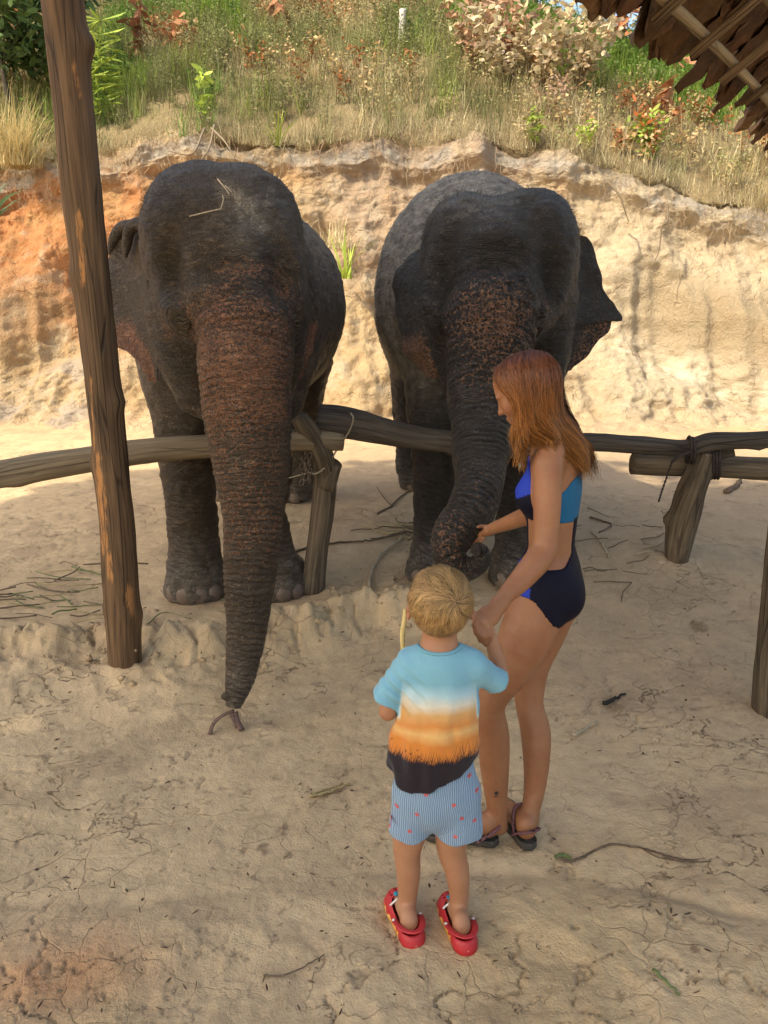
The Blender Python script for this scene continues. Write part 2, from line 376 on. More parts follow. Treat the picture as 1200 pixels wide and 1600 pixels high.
# ------------------------------------------------------------------ earth bank and hill
bx = np.concatenate([[-30, -20, -13, -9], np.linspace(-7.2, 7.2, 500), [9, 13, 20, 30]])
PXK = [-400, 0, 100, 150, 300, 420, 500, 600, 750, 850, 900, 1000, 1100, 1200, 1500]
def px2x(a, d=11.3): return (np.array(a)-600)/FPX*d
EZ = [zof(v, 12.1) for v in (240, 262, 262, 240, 212, 232, 226, 214, 225, 243, 252, 282, 318, 345, 380)]
AZ = [zof(v, 11.5) for v in (610, 606, 556, 542, 555, 500, 470, 470, 480, 490, 515, 560, 610, 645, 650)]
Xk = px2x(PXK)
def bank_edge(x): return np.interp(x, Xk, EZ), np.interp(x, [-30, -5, 0, 4, 6, 30], [12.1, 12.15, 12.2, 12.0, 11.6, 11.4])
def hill_z(x, y):
    ze, Ye = bank_edge(x); d = np.maximum(y-Ye, 0)
    cr = np.interp(x, [-12, -3, 1, 2.5, 5, 9], [5.6, 5.3, 4.6, 4.3, 4.3, 5.2])
    return ze + .72*np.minimum(d, cr)+.1*np.maximum(d-cr, 0)
ze, Ye = bank_edge(bx); za = np.interp(bx, Xk, AZ); zf = .2+0*bx
nz = np.stack([bx, 0*bx, 0*bx], 1)
ze = ze+.22*fbm(nz, .9, 5, 2.); Ye = Ye+.18*fbm(nz, 1.2, 4, 12.); Yf = 10.25+.55*fbm(nz, .6, 4, 5.)-.25*sstep(2.5, 5, bx); Ya = Yf+.55+.55*(za-zf)
H = np.maximum(ze-za, .3); lip = .03+.10*noise(nz, 1.9, 7.)
K = [(Yf-1.3, zf-.10), (Yf-.45, zf+.02), (Yf+.05, zf+.14), (Yf+.5*(Ya-Yf), zf+.62*(za-zf)), (Ya-.08, za), (Ya+.12, za+.12*H), (Ya+.28, za+.45*H), (Ye-.10, za+.72*H), (Ye+.02, ze-.40), (Ye-lip-.02, ze-.22), (Ye+.03, ze-.03), (Ye+.25, ze+.12)]
K = np.array(K)                                     # k,2,x
segn = [12, 14, 30, 34, 20, 40, 36, 30, 26, 18, 10]
rows = []
for k in range(len(K)-1):
    for q in range(segn[k]):
        f = q/segn[k]; rows.append(K[k]*(1-f)+K[k+1]*f)
for d in np.concatenate([np.linspace(.27, 6.5, 60), [8, 11, 16, 30]]):
    y = Ye+d; rows.append(np.stack([y, hill_z(bx, y)+0*bx+.1*np.exp(-(d-.25)*2)]))
R_ = np.array(rows); nr = len(R_)
for _ in range(3): R_[1:-1] = .5*R_[1:-1]+.25*(R_[:-2]+R_[2:])
V = np.stack([np.broadcast_to(bx, (nr, len(bx))), R_[:, 0], R_[:, 1]], -1).reshape(-1, 3)
n_ = len(bx); i = (np.arange(nr-1)[:, None]*n_+np.arange(n_-1)[None]).ravel(); F = np.stack([i, i+1, i+n_+1, i+n_], 1)
N = vnormals(V, F); z = V[:, 2]; x = V[:, 0]
zeV = np.tile(ze, nr); zaV = np.tile(za, nr); onface = sstep(-.1, .2, z-zaV)*sstep(.05, -.12, z-zeV)*(V[:, 1] < 12.6)
ap = sstep(.1, -.15, z-zaV); hill = (V[:, 1] > np.tile(Ye, nr)+.2)
Wp = V*[1, 1, 1.5]; big = fbm(V*[1, 1, 1.6], .7, 3, 20.); rd = ridged(V*[.8, 1, 1.9], 1.5, 5, 22.); f9 = fbm(V, 7, 4, 25.); rd2 = ridged(Wp, 5.5, 4, 27.)
smoothp = np.exp(-((x-4.9)/1.35)**4-((z-1.55-.25*(4.9-x))/.55)**4)+.7*np.exp(-((x+5.2)/.8)**2-((z-1.7)/.5)**2)   # rubbed smooth patches of clay
smoothp = np.clip(smoothp, 0, 1)
disp = (.26*big-.10*rd+.035*f9-.02*rd2+.008*fbm(V, 16, 2, 28.))*np.where(hill, .5, 1)*(1-.8*smoothp)
disp = disp-.06*smoothp+.10*ap*(ridged(V, 2.6, 4, 33.)-.3)*(1-smoothp)
disp = disp-.05*np.exp(-((z-zeV+.42)/.08)**2)*sstep(-.2, .3, noise(V, .8, 50.))
disp = disp*sstep(.02, .35, z)+.05*fbm(V, 2.2, 4, 93.)*sstep(.45, .2, z)*(~hill)
Dd = np.where(hill[:, None], np.array([[0, -.3, .95]]), np.array([[0, -.92, .30]]))
V2 = V+(Dd*.75+N*.25)*disp[:, None]
def mixc(c, w, col): return c*(1-w[:, None])+np.array(col)*w[:, None]
nA, nB, nC = fbm(V, .6, 4, 61.), fbm(V, 2.2, 4, 63.), fbm(V*[1, 1, 3], 3.5, 4, 65.)
c = np.array([[.45, .325, .19]])*(1+.12*nA[:, None]+.12*nB[:, None]+.08*nC[:, None])
c = mixc(c, sstep(-2.0, -3.2, x+.8*nA)*sstep(3.9, 3.3, z+.4*nB)*sstep(1.0, 1.7, z+.2*nB)*.95, (.42, .17, .065))        # orange clay left
c = mixc(c, sstep(-1.6, -.4, x+.4*nB)*sstep(2.6, 1.4, x+.6*nA)*sstep(1.6, 2.4, z+.3*nB)*.95, (.36, .265, .19))
c = mixc(c, sstep(.15, .5, nB+.4*nC)*(~hill)*.45, (.33, .20, .095)); c = mixc(c, sstep(.2, .6, -nB+.4*nC)*(~hill)*.4, (.50, .43, .33))        # grey pink middle
c = mixc(c, np.exp(-((z-zeV+.62)/.28)**2)*sstep(-.35, .35, nA+nB*.6)*.75, (.50, .27, .12))                         # rusty band under the lip
c = mixc(c, sstep(1.8, 3.2, x+.5*nA)*.8*(~hill), (.47, .395, .285))
c = mixc(c, sstep(.55, .2, z)*.8*(~hill), (.56, .40, .25))
c = mixc(c, smoothp*.9, (.29, .225, .14))
c = mixc(c, ap*sstep(-3.2, -4.2, x+.5*nB)*sstep(.0, .35, nB+.15)*.8, (.36, .31, .26))                               # grey rubble left
rub = np.exp(-((z-np.interp(x, [2.4, 3.4, 4.6, 5.8], [1.75, 1.2, .7, .4]))/.22)**2)*sstep(2.4, 3.2, x)
c = mixc(c, rub*sstep(-.4, .2, nB)*.85, (.60, .52, .40))
c = mixc(c, np.exp(-((z-zeV+.13)/.16)**2)*sstep(-.5, .1, nB)*(V[:, 1] < 12.7)*.85, (.33, .31, .28))                   # grey ash topsoil
c = mixc(c, hill*1.*.9, (.23, .185, .10))
V2[:, 2] += 0
m = M('clay_bank', .95, .12); p = m.pos()
f1 = m.noise(p, 5, 9, .65, .3); f2 = m.noise(p, 30, 6, .7); ce = m.vor(m.n('VectorMath', operation='ADD', i0=p, i1=m.scale(m.n('TexNoise', Vector=p, Scale=3.0, Detail=6.0).outputs['Color'], (.5, .5, .5))).outputs[0], 2.6, 'DISTANCE_TO_EDGE')
ck = m.mapr(ce, 0, .04, 1, 0)
cc = m.mix(m.mapr(f1, .35, .7, .0, .35), m.attr('col', 'Color'), (.30, .19, .10))
cc = m.mix(m.mapr(f2, .5, .75, .0, .3), cc, (.62, .50, .36))
hh = m.math('ADD', m.math('MULTIPLY', f1, 1.5), m.math('MULTIPLY', f2, .7)); hh = m.math('SUBTRACT', hh, m.math('MULTIPLY', m.math('MULTIPLY', ck, m.mapr(f1, .45, .6)), .35))
M_BANK = m.out(cc, m.bump(hh, 1.0, .05))
bank = mesh('earth_bank', V2, F, M_BANK, col=c); tag(bank, kind='structure')

# ------------------------------------------------------------------ wood
def wood_mat(name, dark, light, orange=None, oz=(.5, .6), crack=1.0, sc=1.0, omask=False):
    m = M(name, .78, .25); wv = m.attr('wc', 'Vector')
    g = m.noise(m.scale(wv, (60*sc, 60*sc, 2.2*sc)), 1.0, 6, .6, .6); g2 = m.noise(m.scale(wv, (14*sc, 14*sc, 1.2*sc)), 1.0, 4, .6, .4)
    k = m.vor(m.scale(wv, (26*sc, 26*sc, 1.3*sc)), 1.0, 'DISTANCE_TO_EDGE'); k = m.math('MULTIPLY', m.mapr(k, 0, .05, 1, 0), m.mapr(g2, .45, .6))
    cc = m.mix(m.mapr(g, .35, .68), dark, light); cc = m.mix(m.mapr(g2, .35, .65, .0, .6), cc, tuple(a*.55+b*.15 for a, b in zip(dark, light)))
    if orange:
        o = m.mapr(m.noise(m.scale(wv, (9, 9, .9)) if not omask else m.scale(wv, (50, 50, 5)), 1.0, 5, .6, .3), oz[0], oz[1])
        if omask: o = m.mapr(m.math('ADD', m.attr('col', 'Fac'), m.math('MULTIPLY', m.math('SUBTRACT', m.noise(m.scale(wv, (75, 75, 9)), 1.0, 6, .7), .5), 3.2)), .62, .95, 0, .8)
        cc = m.mix(o, cc, orange)
    cc = m.mix(m.math('MULTIPLY', k, .75*crack), cc, (.012, .008, .006))
    h = m.math('SUBTRACT', m.math('ADD', g, m.math('MULTIPLY', g2, .8)), m.math('MULTIPLY', k, 1.6))
    return m.out(cc, m.bump(h, .8, .006))
def log(acc, P, R, n=40, m_=None, rough=.05, seed=0., c=(.5, .5, .5), knots=()):
    P = np.asarray(P, float); L = np.linalg.norm(np.diff(P, axis=0), axis=1).sum(); m_ = m_ or max(8, int(L/.035))
    Q = catmull(np.c_[P, R], m_); Rr = Q[:, 3]; V, F, T, A = tube(Q[:, :3], Rr, n, True)
    ctr = np.repeat(Q[:, :3], n, 0); ctr = np.vstack([ctr, Q[0, :3], Q[-1, :3]]); rr = np.append(np.repeat(Rr, n), [.0, .0])
    s = fbm(A*[1/max(R), 1/max(R), 2.5], .9, 3, seed)*rough*2.2+fbm(A*[5/max(R), 5/max(R), 4], .5, 3, seed+5)*rough*.5
    V = V+(V-ctr)*(s*1.0)[:, None]
    for kp, kr, kh in knots:
        d = np.linalg.norm(V-np.asarray(kp), axis=1); V = V+(V-ctr)/(np.linalg.norm(V-ctr, axis=1)[:, None]+1e-6)*(kh*np.exp(-(d/kr)**2))[:, None]
    V[-2] = ctr[-2]; V[-1] = ctr[-1]
    if callable(c): c = c(V)
    k = acc.n; acc.add(V, F, c, A+[seed, 0, 0]); acc.T.append(T+k)
M_POST = wood_mat('peeled_brown_trunk', (.075, .043, .022), (.22, .125, .062), (.46, .205, .07), (.56, .66), omask=True)
M_GREY = wood_mat('weathered_grey_wood', (.065, .047, .032), (.21, .155, .10), None, crack=.8)
M_DARKW = wood_mat('dark_weathered_wood', (.045, .036, .028), (.13, .10, .075), None, crack=.9)
M_PALEW = wood_mat('pale_peeled_wood', (.16, .115, .07), (.33, .25, .155), None, crack=.6)

b0 = pt(196, 1052, 3.50); post = thing('roof_post', 'tall brown peeled tree-trunk post at left, rising out of frame, with orange bare streaks', 'post', b0)
def postmask(V):
    r = np.zeros(len(V))
    for q0, q1, w_ in (((113, 340), (121, 432), 7), ((150, 720), (162, 860), 12), ((166, 860), (172, 900), 8), ((137, 600), (141, 690), 4), ((200, 925), (202, 960), 6), ((98, 90), (103, 130), 5)):
        for f in np.linspace(0, 1, 12): q = pt(q0[0]+(q1[0]-q0[0])*f, q0[1]+(q1[1]-q0[1])*f, 3.42); r = np.maximum(r, np.exp(-((V[:, 0]-q[0])/(w_*.0029))**2-((V[:, 2]-q[2])/.05)**2)*(V[:, 1] < 3.60))
    return np.repeat(r[:, None], 3, 1)
a = Acc(); pp = [(196, 1062, 3.48, 27), (193, 1000, 3.49, 28), (190, 930, 3.5, 29), (181, 800, 3.51, 29), (166, 650, 3.53, 28), (142, 430, 3.56, 30), (125, 270, 3.58, 32), (104, 60, 3.62, 33), (92, -60, 3.64, 34), (62, -420, 3.7, 34)]
log(a, [pt(q[0], q[1], q[2]) for q in pp], [mr(q[3]*.94, q[1], q[2]) for q in pp], 56, 150, .045, 3., knots=[(pt(103, 430, 3.5), .05, .02), (pt(187, 628, 3.5), .045, .03), (pt(136, 68, 3.6), .05, .035), (pt(141, 725, 3.5), .05, .016), (pt(215, 960, 3.5), .04, .012), (pt(165, 950, 3.5), .04, .01)], c=postmask)
a.build('trunk', M_POST, post)
b1 = pt(1195, 1108, 3.17); post2 = thing('roof_post', 'grey-brown wooden post cut by the right edge of the photo', 'post', b1)
a = Acc(); pp = [(1204, 1125, 3.17, 27), (1207, 1060, 3.17, 27), (1216, 950, 3.17, 27), (1226, 850, 3.18, 27), (1262, 500, 3.2, 27), (1300, 190, 3.22, 27)]
log(a, [pt(q[0], q[1], q[2]) for q in pp], [mr(q[3], q[1], q[2]) for q in pp], 40, 80, .04, 9.); a.build('trunk', M_GREY, post2)

# ------------------------------------------------------------------ fence
fence = thing('wooden_fence', 'rough log fence between the elephants and the people, rails tied to crooked posts', 'fence', pt(500, 905, 4.45))
a = Acc(); pp = [(488, 925, 4.40, 19), (493, 880, 4.40, 17.5), (504, 800, 4.38, 18), (509, 740, 4.34, 17), (501, 705, 4.28, 16), (487, 680, 4.24, 14.5), (473, 660, 4.2, 14), (467, 650, 4.19, 12)]
log(a, [pt(q[0], q[1], q[2]) for q in pp], [mr(q[3], q[1], q[2]) for q in pp], 36, 60, .07, 12.)
pp = [(507, 760, 4.35, 17), (516, 735, 4.34, 16), (524, 722, 4.33, 13)]
log(a, [pt(q[0], q[1], q[2]) for q in pp], [mr(q[3], q[1], q[2]) for q in pp], 20, 8, .06, 13.); a.build('fence_post', M_GREY, fence)
a = Acc(); pp = [(1052, 905, 4.72, 15), (1056, 870, 4.7, 17), (1064, 820, 4.66, 22), (1078, 775, 4.6, 22), (1096, 730, 4.55, 19), (1104, 706, 4.54, 15)]
log(a, [pt(q[0], q[1], q[2]) for q in pp], [mr(q[3], q[1], q[2]) for q in pp], 36, 40, .08, 15., knots=[(pt(1043, 812, 4.66), .04, .03)]); a.build('fence_post', M_GREY, fence)
def rail(pp, mat, seed, n=32, knots=(), rough=.05, label=None):
    a = Acc(); log(a, [pt(q[0], q[1], q[2]) for q in pp], [mr(q[3], q[1], q[2]) for q in pp], n, None, rough, seed, knots=knots); o = a.build('rail', mat, fence)
    if label: o['label'] = label
rail([(-90, 760, 3.75, 23), (0, 742, 3.85, 22), (110, 722, 3.95, 21), (220, 706, 4.05, 20), (340, 696, 4.14, 18), (430, 688, 4.2, 17), (535, 688, 4.3, 16)], M_PALEW, 21., knots=[(pt(28, 760, 3.85), .05, .012)], label='pale peeled rail on the left')
rail([(498, 655, 4.34, 24), (540, 660, 4.33, 24), (600, 674, 4.32, 20), (660, 686, 4.31, 18), (715, 692, 4.3, 16), (760, 700, 4.3, 15), (850, 704, 4.32, 15)], M_DARKW, 25., knots=[(pt(706, 705, 4.3), .03, .03), (pt(628, 692, 4.3), .02, .02), (pt(575, 648, 4.3), .03, .01)], rough=.07, label='dark rail in the middle')
rail([(780, 694, 4.42, 15), (860, 692, 4.45, 15), (930, 691, 4.48, 14), (1010, 696, 4.5, 14), (1070, 700, 4.5, 13), (1110, 690, 4.5, 14), (1160, 688, 4.5, 13), (1230, 686, 4.5, 14), (1300, 690, 4.5, 14)], M_DARKW, 29., knots=[(pt(1183, 704, 4.5), .03, .02), (pt(950, 678, 4.5), .02, .01)], rough=.06)
rail([(988, 724, 4.72, 17), (1060, 727, 4.72, 17), (1130, 729, 4.72, 18), (1230, 734, 4.72, 18), (1300, 738, 4.72, 18)], M_GREY, 33., label='short thick grey rail under the dark one')
rail([(1070, 716, 4.66, 8), (1110, 712, 4.63, 9), (1146, 703, 4.6, 10)], M_DARKW, 35., n=14)
M_ROPE = simple('rope', (.34, .28, .2), .9, .1, .3, 200, .6)
M_BROPE = simple('dark_rope', (.05, .04, .035), .9, .1, .5, 150, .8)
def ropepath(pts, n=40): return catmull([pt(*q) for q in pts], n)
a = Acc(); add_tube(a, ropepath([(548, 645, 4.22), (552, 655, 4.21), (545, 675, 4.24), (528, 700, 4.27), (512, 726, 4.27), (494, 740, 4.25), (480, 735, 4.28), (476, 722, 4.3)]), .0055, (.5,)*3)
add_tube(a, ropepath([(484, 738, 4.28), (462, 744, 4.34), (430, 752, 4.4), (380, 762, 4.5)], 24), .004, (.5,)*3)
tag(a.build('rope', M_ROPE, base=pt(500, 735, 4.27)), 'thin pale rope looped from the dark rail round the middle fence post', 'rope')
a = Acc()
for k in range(12):
    u = k/11.; c0 = pt(478+14*math.sin(k*2.1)*.5, 708+u*46, 4.24); th = np.linspace(0, 2*math.pi, 9); e1 = np.array([.013, 0, .006]) if k % 2 else np.array([.004, .012, 0]); e2 = np.array([0, .003, .02])
    add_tube(a, c0+np.cos(th)[:, None]*e1+np.sin(th)[:, None]*e2, .0035, (.5,)*3, 5, caps=False)
M_RUST = simple('rusty_metal', (.13, .085, .055), .6, .5, .4, 80)
tag(a.build('chain', M_RUST, base=pt(478, 730, 4.24)), 'small rusty chain hanging on the middle fence post', 'chain')
a = Acc()                                        # braided strap hanging from the right rail
sp = catmull([pt(1058, 712, 4.42), pt(1050, 722, 4.42), pt(1042, 745, 4.42), pt(1034, 768, 4.43), pt(1029, 784, 4.44)], 60)
add_tube(a, sp, .009*(1+.35*np.sin(np.arange(60)*1.7)), (.5,)*3, 8, .5)
th = np.linspace(0, 2*math.pi, 20)
for cx, cy, cr in ((1077, 702, 20), (1082, 704, 20)):
    add_tube(a, [pt(cx+4*math.cos(t), cy+cr*math.sin(t), 4.5-.09*math.cos(t)) for t in th], .009, (.5,)*3, 6, caps=False)
for k in range(3): add_tube(a, [pt(1112+5*k+3*math.cos(t), 722+26*math.sin(t), 4.62-.15*math.cos(t)) for t in th], .009, (.5,)*3, 6, caps=False)
add_tube(a, catmull([pt(1080, 705, 4.4), pt(1060, 714, 4.41), pt(1050, 722, 4.42)], 10), .008, (.5,)*3)
tag(a.build('strap', M_BROPE, base=pt(1058, 712, 4.42)), 'dark braided strap lashed round the right fence post, its end dangling', 'strap')
# ------------------------------------------------------------------ elephants
def skin_mat(name, base, pink, spot=95., seed=0.):
    m = M(name, .5, .4); p = m.pos(); rt = m.attr('ring'); rw = m.attr('ringw'); pk = m.attr('pink')
    n0 = m.noise(p, 3.5, 5, .6); n1 = m.noise(p, 22, 6, .65)
    wob = m.math('MULTIPLY', m.math('SUBTRACT', m.noise(p, 6, 3), .5), .06)
    rr = m.math('ADD', rt, wob)
    ringf = m.math('POWER', m.math('ABSOLUTE', m.math('SINE', m.math('ADD', m.math('MULTIPLY', rr, math.pi/.027), m.math('MULTIPLY', m.noise(p, 16, 4), 5.)))), .45)
    cr = m.n('VectorMath', operation='ADD', i0=p, i1=m.scale(m.n('TexNoise', Vector=p, Scale=9.0, Detail=3.0).outputs['Color'], (.06,)*3)).outputs[0]
    net = m.vor(m.scale(cr, (34., 34., 52.)), 1.0, 'DISTANCE_TO_EDGE'); net2 = m.vor(m.scale(cr, (80., 80., 115.)), 1.0, 'DISTANCE_TO_EDGE')
    v1 = m.n('TexVoronoi', Vector=m.n('VectorMath', operation='ADD', i0=p, i1=m.scale(m.n('TexNoise', Vector=p, Scale=40.0, Detail=2.0).outputs['Color'], (.012,)*3)).outputs[0], Scale=spot); dd = v1.outputs['Distance']
    thr = m.math('ADD', m.mapr(pk, 0.02, .75, .85, .27), m.math('MULTIPLY', m.math('SUBTRACT', m.noise(p, 12, 3), .5), .35))
    thr = m.math('ADD', thr, m.math('MULTIPLY', m.math('SUBTRACT', m.n('SeparateColor', i0=v1.outputs['Color']).outputs[0], .5), .30))
    isp = m.mapr(m.math('SUBTRACT', dd, thr), -.04, .05)
    isp = m.math('MULTIPLY', isp, m.mapr(pk, .03, .2))
    dk = tuple(x*.55 for x in base); lt = tuple(x*1.75 for x in base)
    cc = m.mix(m.mapr(n0, .3, .7), dk, base); cc = m.mix(m.mapr(n1, .45, .8, 0, .55), cc, lt)
    dust = m.attr('dust'); cc = m.mix(m.math('MULTIPLY', dust, m.mapr(m.noise(p, 14, 6, .7), .25, .65)), cc, (.34, .29, .235))  # grey dust tone, also painting sky-lit sheen on the back
    cc = m.mix(m.math('MULTIPLY', rw, m.mapr(ringf, .8, .4, 0, .85)), cc, tuple(x*.35 for x in base))
    cc = m.mix(m.math('MULTIPLY', m.mapr(net2, .0, .08, 1, 0), .35), cc, tuple(x*.3 for x in base)); cc = m.mix(m.math('MULTIPLY', isp, .92), cc, m.mix(m.mapr(n1, .3, .7), tuple(x*.7 for x in pink), pink))
    sn = m.mapr(net, 0, .12); h = m.math('MULTIPLY', sn, m.mapr(n0, .35, .65, .2, .5)); h = m.math('ADD', h, m.math('MULTIPLY', m.mapr(net2, 0, .12), .22))
    h = m.math('ADD', h, m.math('MULTIPLY', m.math('MULTIPLY', ringf, rw), 2.0)); h = m.math('ADD', h, m.math('MULTIPLY', n1, .6))
    fold = m.noise(m.scale(p, (9., 9., 26.)), 1.0, 4, .6, 1.2); h = m.math('ADD', h, m.math('MULTIPLY', fold, 2.2)); ln = m.math('ABSOLUTE', m.math('SUBTRACT', m.noise(m.scale(p, (13., 13., 30.)), 1.0, 5, .6, 1.0), .5)); h = m.math('ADD', h, m.mapr(ln, 0, .05, 0, .5)); cc = m.mix(m.mapr(ln, 0, .016, .30, 0), cc, tuple(x*.35 for x in base))
    return m.out(cc, m.bump(h, 1.0, .016))
M_EYE = M('dark_eye', .12, .6).out((.012, .008, .006))
M_NAIL = simple('toenail', (.15, .105, .075), .55, .35, .2, 40, .3)
M_BRIS = simple('bristle', (.06, .045, .03), .6, .3)

def ear_mesh(inner, outer, n=46, mth=26, thick=.014, ruf=.0, seed=0., cup=.05):
    I = catmull([pt(*q) for q in inner], n); O = catmull([pt(*q) for q in outer], n)
    w_ = np.linspace(0, 1, mth); G = I[:, None]*(1-w_[None, :, None])+O[:, None]*w_[None, :, None]
    s_ = np.linspace(0, 1, n); SS, WW = np.meshgrid(s_, w_, indexing='ij')
    d = cup*np.sin(WW*math.pi)*np.sin(np.clip(SS, 0, 1)*math.pi)
    q = np.stack([SS.ravel()*6, WW.ravel()*2, 0*SS.ravel()+seed], 1)
    d = d+ruf*noise(q, 1.3).reshape(n, mth)*WW**1.5
    G[..., 1] += d; G[..., 0] += .5*ruf*noise(q, 2.7, 9.).reshape(n, mth)*WW**2; G[..., 2] += .4*ruf*noise(q, 3.3, 5.).reshape(n, mth)*WW**2
    A = G.copy(); A[..., 1] -= thick*.5; B = G.copy(); B[..., 1] += thick*.5
    e = (WW**8)[..., None]; A = A*(1-e)+G*e; B = B*(1-e)+G*e
    V = np.vstack([A.reshape(-1, 3), B.reshape(-1, 3)]); i = (np.arange(n-1)[:, None]*mth+np.arange(mth-1)[None]).ravel(); nn = n*mth
    F = np.vstack([np.stack([i, i+1, i+mth+1, i+mth], 1), np.stack([i, i+mth, i+mth+1, i+1], 1)+nn])
    return V, F, np.tile(SS.ravel(), 2), np.tile(WW.ravel(), 2)
def pth(L): return np.array([pt(q[0], q[1], q[2]) for q in L]), np.array([mr(q[3], q[1], q[2]) for q in L])

def elephant(root, spec, mat, h=.0135):
    s = SDF()
    for kind, q, r, k in spec['ell']:
        s.ell(pt(*q), r, k, rot=(spec.get('rot', {}).get(kind)))
    for P_, k in spec['caps']:
        P, R = pth(P_); s.path(P, R, k)
    P, R = pth(spec['trunk']); Q = catmull(np.c_[P, R], spec.get('tn', 40)); TP, TR = Q[:, :3], Q[:, 3]
    kc = spec['kc']; s.path(TP[:3], TR[:3], .10); s.path(TP[2:kc], TR[2:kc]*.985, .02)
    for q, r, k in spec['sub']: s.ell(pt(*q), r, k, sub=True)
    for q, r, k in spec.get('late', []): s.ell(pt(*q), r, k)
    F, lo, ax = s.field(h); V, Q4 = nets(F, lo, h); V = relax(V, Q4, 2)
    N = vnormals(V, Q4)
    # arc length on the trunk
    best = np.full(len(V), 9.); t = np.zeros(len(V)); rad = np.zeros(len(V)); acc_ = 0
    for i in range(len(TP)-1):
        a, b = TP[i], TP[i+1]; d = b-a; L = np.linalg.norm(d); u = np.clip((V-a)@d/(L*L), 0, 1)
        ds = np.linalg.norm(V-(a+u[:, None]*d), axis=1); rr = TR[i]+(TR[i+1]-TR[i])*u
        q = ds-rr; m_ = np.abs(q) < best; best = np.where(m_, np.abs(q), best); t = np.where(m_, acc_+u*L, t); rad = np.where(m_, rr, rad); acc_ += L
    tw = sstep(.05, .012, best)*sstep(-.02, .10, t)
    ring = t*1.0; ringw = tw*np.clip(sstep(-.05, .2, t), .0, 1)
    E = np.array([pt(*q) for q in spec['eyes']])
    for e in E:
        de = np.linalg.norm((V-e)*[1, .6, .85], axis=1); wE = sstep(.20, .08, de)*(1-tw); ring = np.where(wE > ringw, de*1.3, ring); ringw = np.maximum(ringw, .8*wE)
    fw = spec['brow']; wB = np.exp(-(((V-pt(*fw[0]))/fw[1])**2).sum(1))*(1-tw)*.75; m_ = wB > ringw; ring = np.where(m_, V[:, 2]*.9, ring); ringw = np.maximum(ringw, wB)
    # knees and wrists: soft folds
    lw = sstep(.95, .75, V[:, 2])*sstep(.16, .3, V[:, 2])*(1-tw)*.45; ring = np.where(lw > ringw, V[:, 2]*.8+.15*V[:, 0], ring); ringw = np.maximum(ringw, lw)
    lowf = .010*fbm(V, 5.5, 3, spec['seed'])+.006*fbm(V*[1, 1, 2.2], 14, 2, spec['seed']+4)
    amp = spec.get('ringamp', .0035); rd_ = np.sin(t*2*math.pi/.034+2.5*noise(V, 6, 3.))*tw*amp*sstep(.0, .25, t)
    legfold = ridged(V*[1, 1, 1.8], 7, 3, spec['seed'])*.012*(1-tw)*sstep(1.1, .8, V[:, 2])
    V = V+N*(lowf*(1-.7*tw)+rd_+legfold)[:, None]
    pk = np.zeros(len(V))
    for q, r, a_ in spec['pink']: pk = np.maximum(pk, a_*np.exp(-(((V-pt(*q))/r)**2).sum(1)))
    for y0, y1, a_ in spec.get('pinkt', []): pk = np.maximum(pk, a_*tw*sstep(y0-.15, y0+.1, t)*sstep(y1+.25, y1-.1, t)*sstep(.2, -.7, N[:, 1]))
    du = sstep(.2, .9, N[:, 2])*sstep(2.0, 2.4, V[:, 2])*.15+sstep(.6, .2, V[:, 2])*.55+.06+spec.get('back_dust_light', .6)*sstep(4.3, 4.55, V[:, 1])*sstep(1., 1.6, V[:, 2])  # dust on the legs; back paled for dust and painted sky light
    du = du+spec.get('dust_light_amt', 0)*np.exp(-(((V-pt(*spec['dust'][0]))/spec['dust'][1])**2).sum(1)) if 'dust' in spec else du  # extra pale patch per head; the left one paints a sun fleck
    VV = [V]; QQ = [Q4]; RG = [ring]; RW = [ringw]; PK = [pk]; DU = [du]; n = len(V)
    for e in spec['ears']:
        v, f, ss, ww = ear_mesh(*e['m'], **e.get('kw', {})); VV.append(v); QQ.append(f+n); n += len(v)
        RG.append(ss*.6); RW.append(0*ss); PK.append(e['pk'](ss, ww)); DU.append(0*ss+.1)
    # the trunk below its root: a finely ringed tube running into the head
    Qt = catmull(np.c_[TP[kc-5:], TR[kc-5:]], 380); tv, tf, _, ta = tube(Qt[:, :3], Qt[:, 3], 64, False); Lt = np.concatenate([[0], np.cumsum(np.linalg.norm(np.diff(Qt[:, :3], axis=0), axis=1))])+np.linalg.norm(np.diff(TP[:kc-4], axis=0), axis=1).sum()
    tt = np.repeat(Lt, 64); tn_ = vnormals(tv, tf); rr_ = np.repeat(Qt[:, 3], 64); tn_ = tv-np.repeat(Qt[:, :3], 64, 0); tn_ /= np.linalg.norm(tn_, axis=1)[:, None]+1e-9
    ph = tt*2*math.pi/.030+2.6*noise(tv, 9, 3.)+1.6*noise(tv, 3, 5.); sharp = 1-np.abs(np.sin(ph/2))**.5*0-np.exp(-(np.abs(np.sin(ph/2))/.28)**2)
    amp_ = spec.get('ringamp', .0035)*np.clip(rr_/.1, .45, 1.3); dd_ = amp_*(sharp-.6)*1.6*np.clip(.8+1.4*noise(tv*[1, 1, 2.], 7, 33.), .15, 1.6)+.004*fbm(tv, 22, 3, 8.)*np.clip(rr_/.1, .3, 1)+.006*fbm(tv, 6, 2, 9.)*np.clip(rr_/.1, .2, 1); dd_ *= np.clip(np.arange(380)/12., 0, 1).repeat(64); e_ = np.clip((379-np.arange(380))/5., 0, 1)**.5
    cen = np.repeat(Qt[:, :3], 64, 0); tv = cen+(tv-cen)*e_.repeat(64)[:, None]+tn_*dd_[:, None]*e_.repeat(64)[:, None]
    pkt = np.zeros(len(tv)); 
    for q, r, a_ in spec['pink']: pkt = np.maximum(pkt, a_*np.exp(-(((tv-pt(*q))/r)**2).sum(1)))
    for y0, y1, a_ in spec.get('pinkt', []): pkt = np.maximum(pkt, a_*sstep(y0-.15, y0+.1, tt)*sstep(y1+.25, y1-.1, tt)*sstep(.35, -.7, tn_[:, 1]))
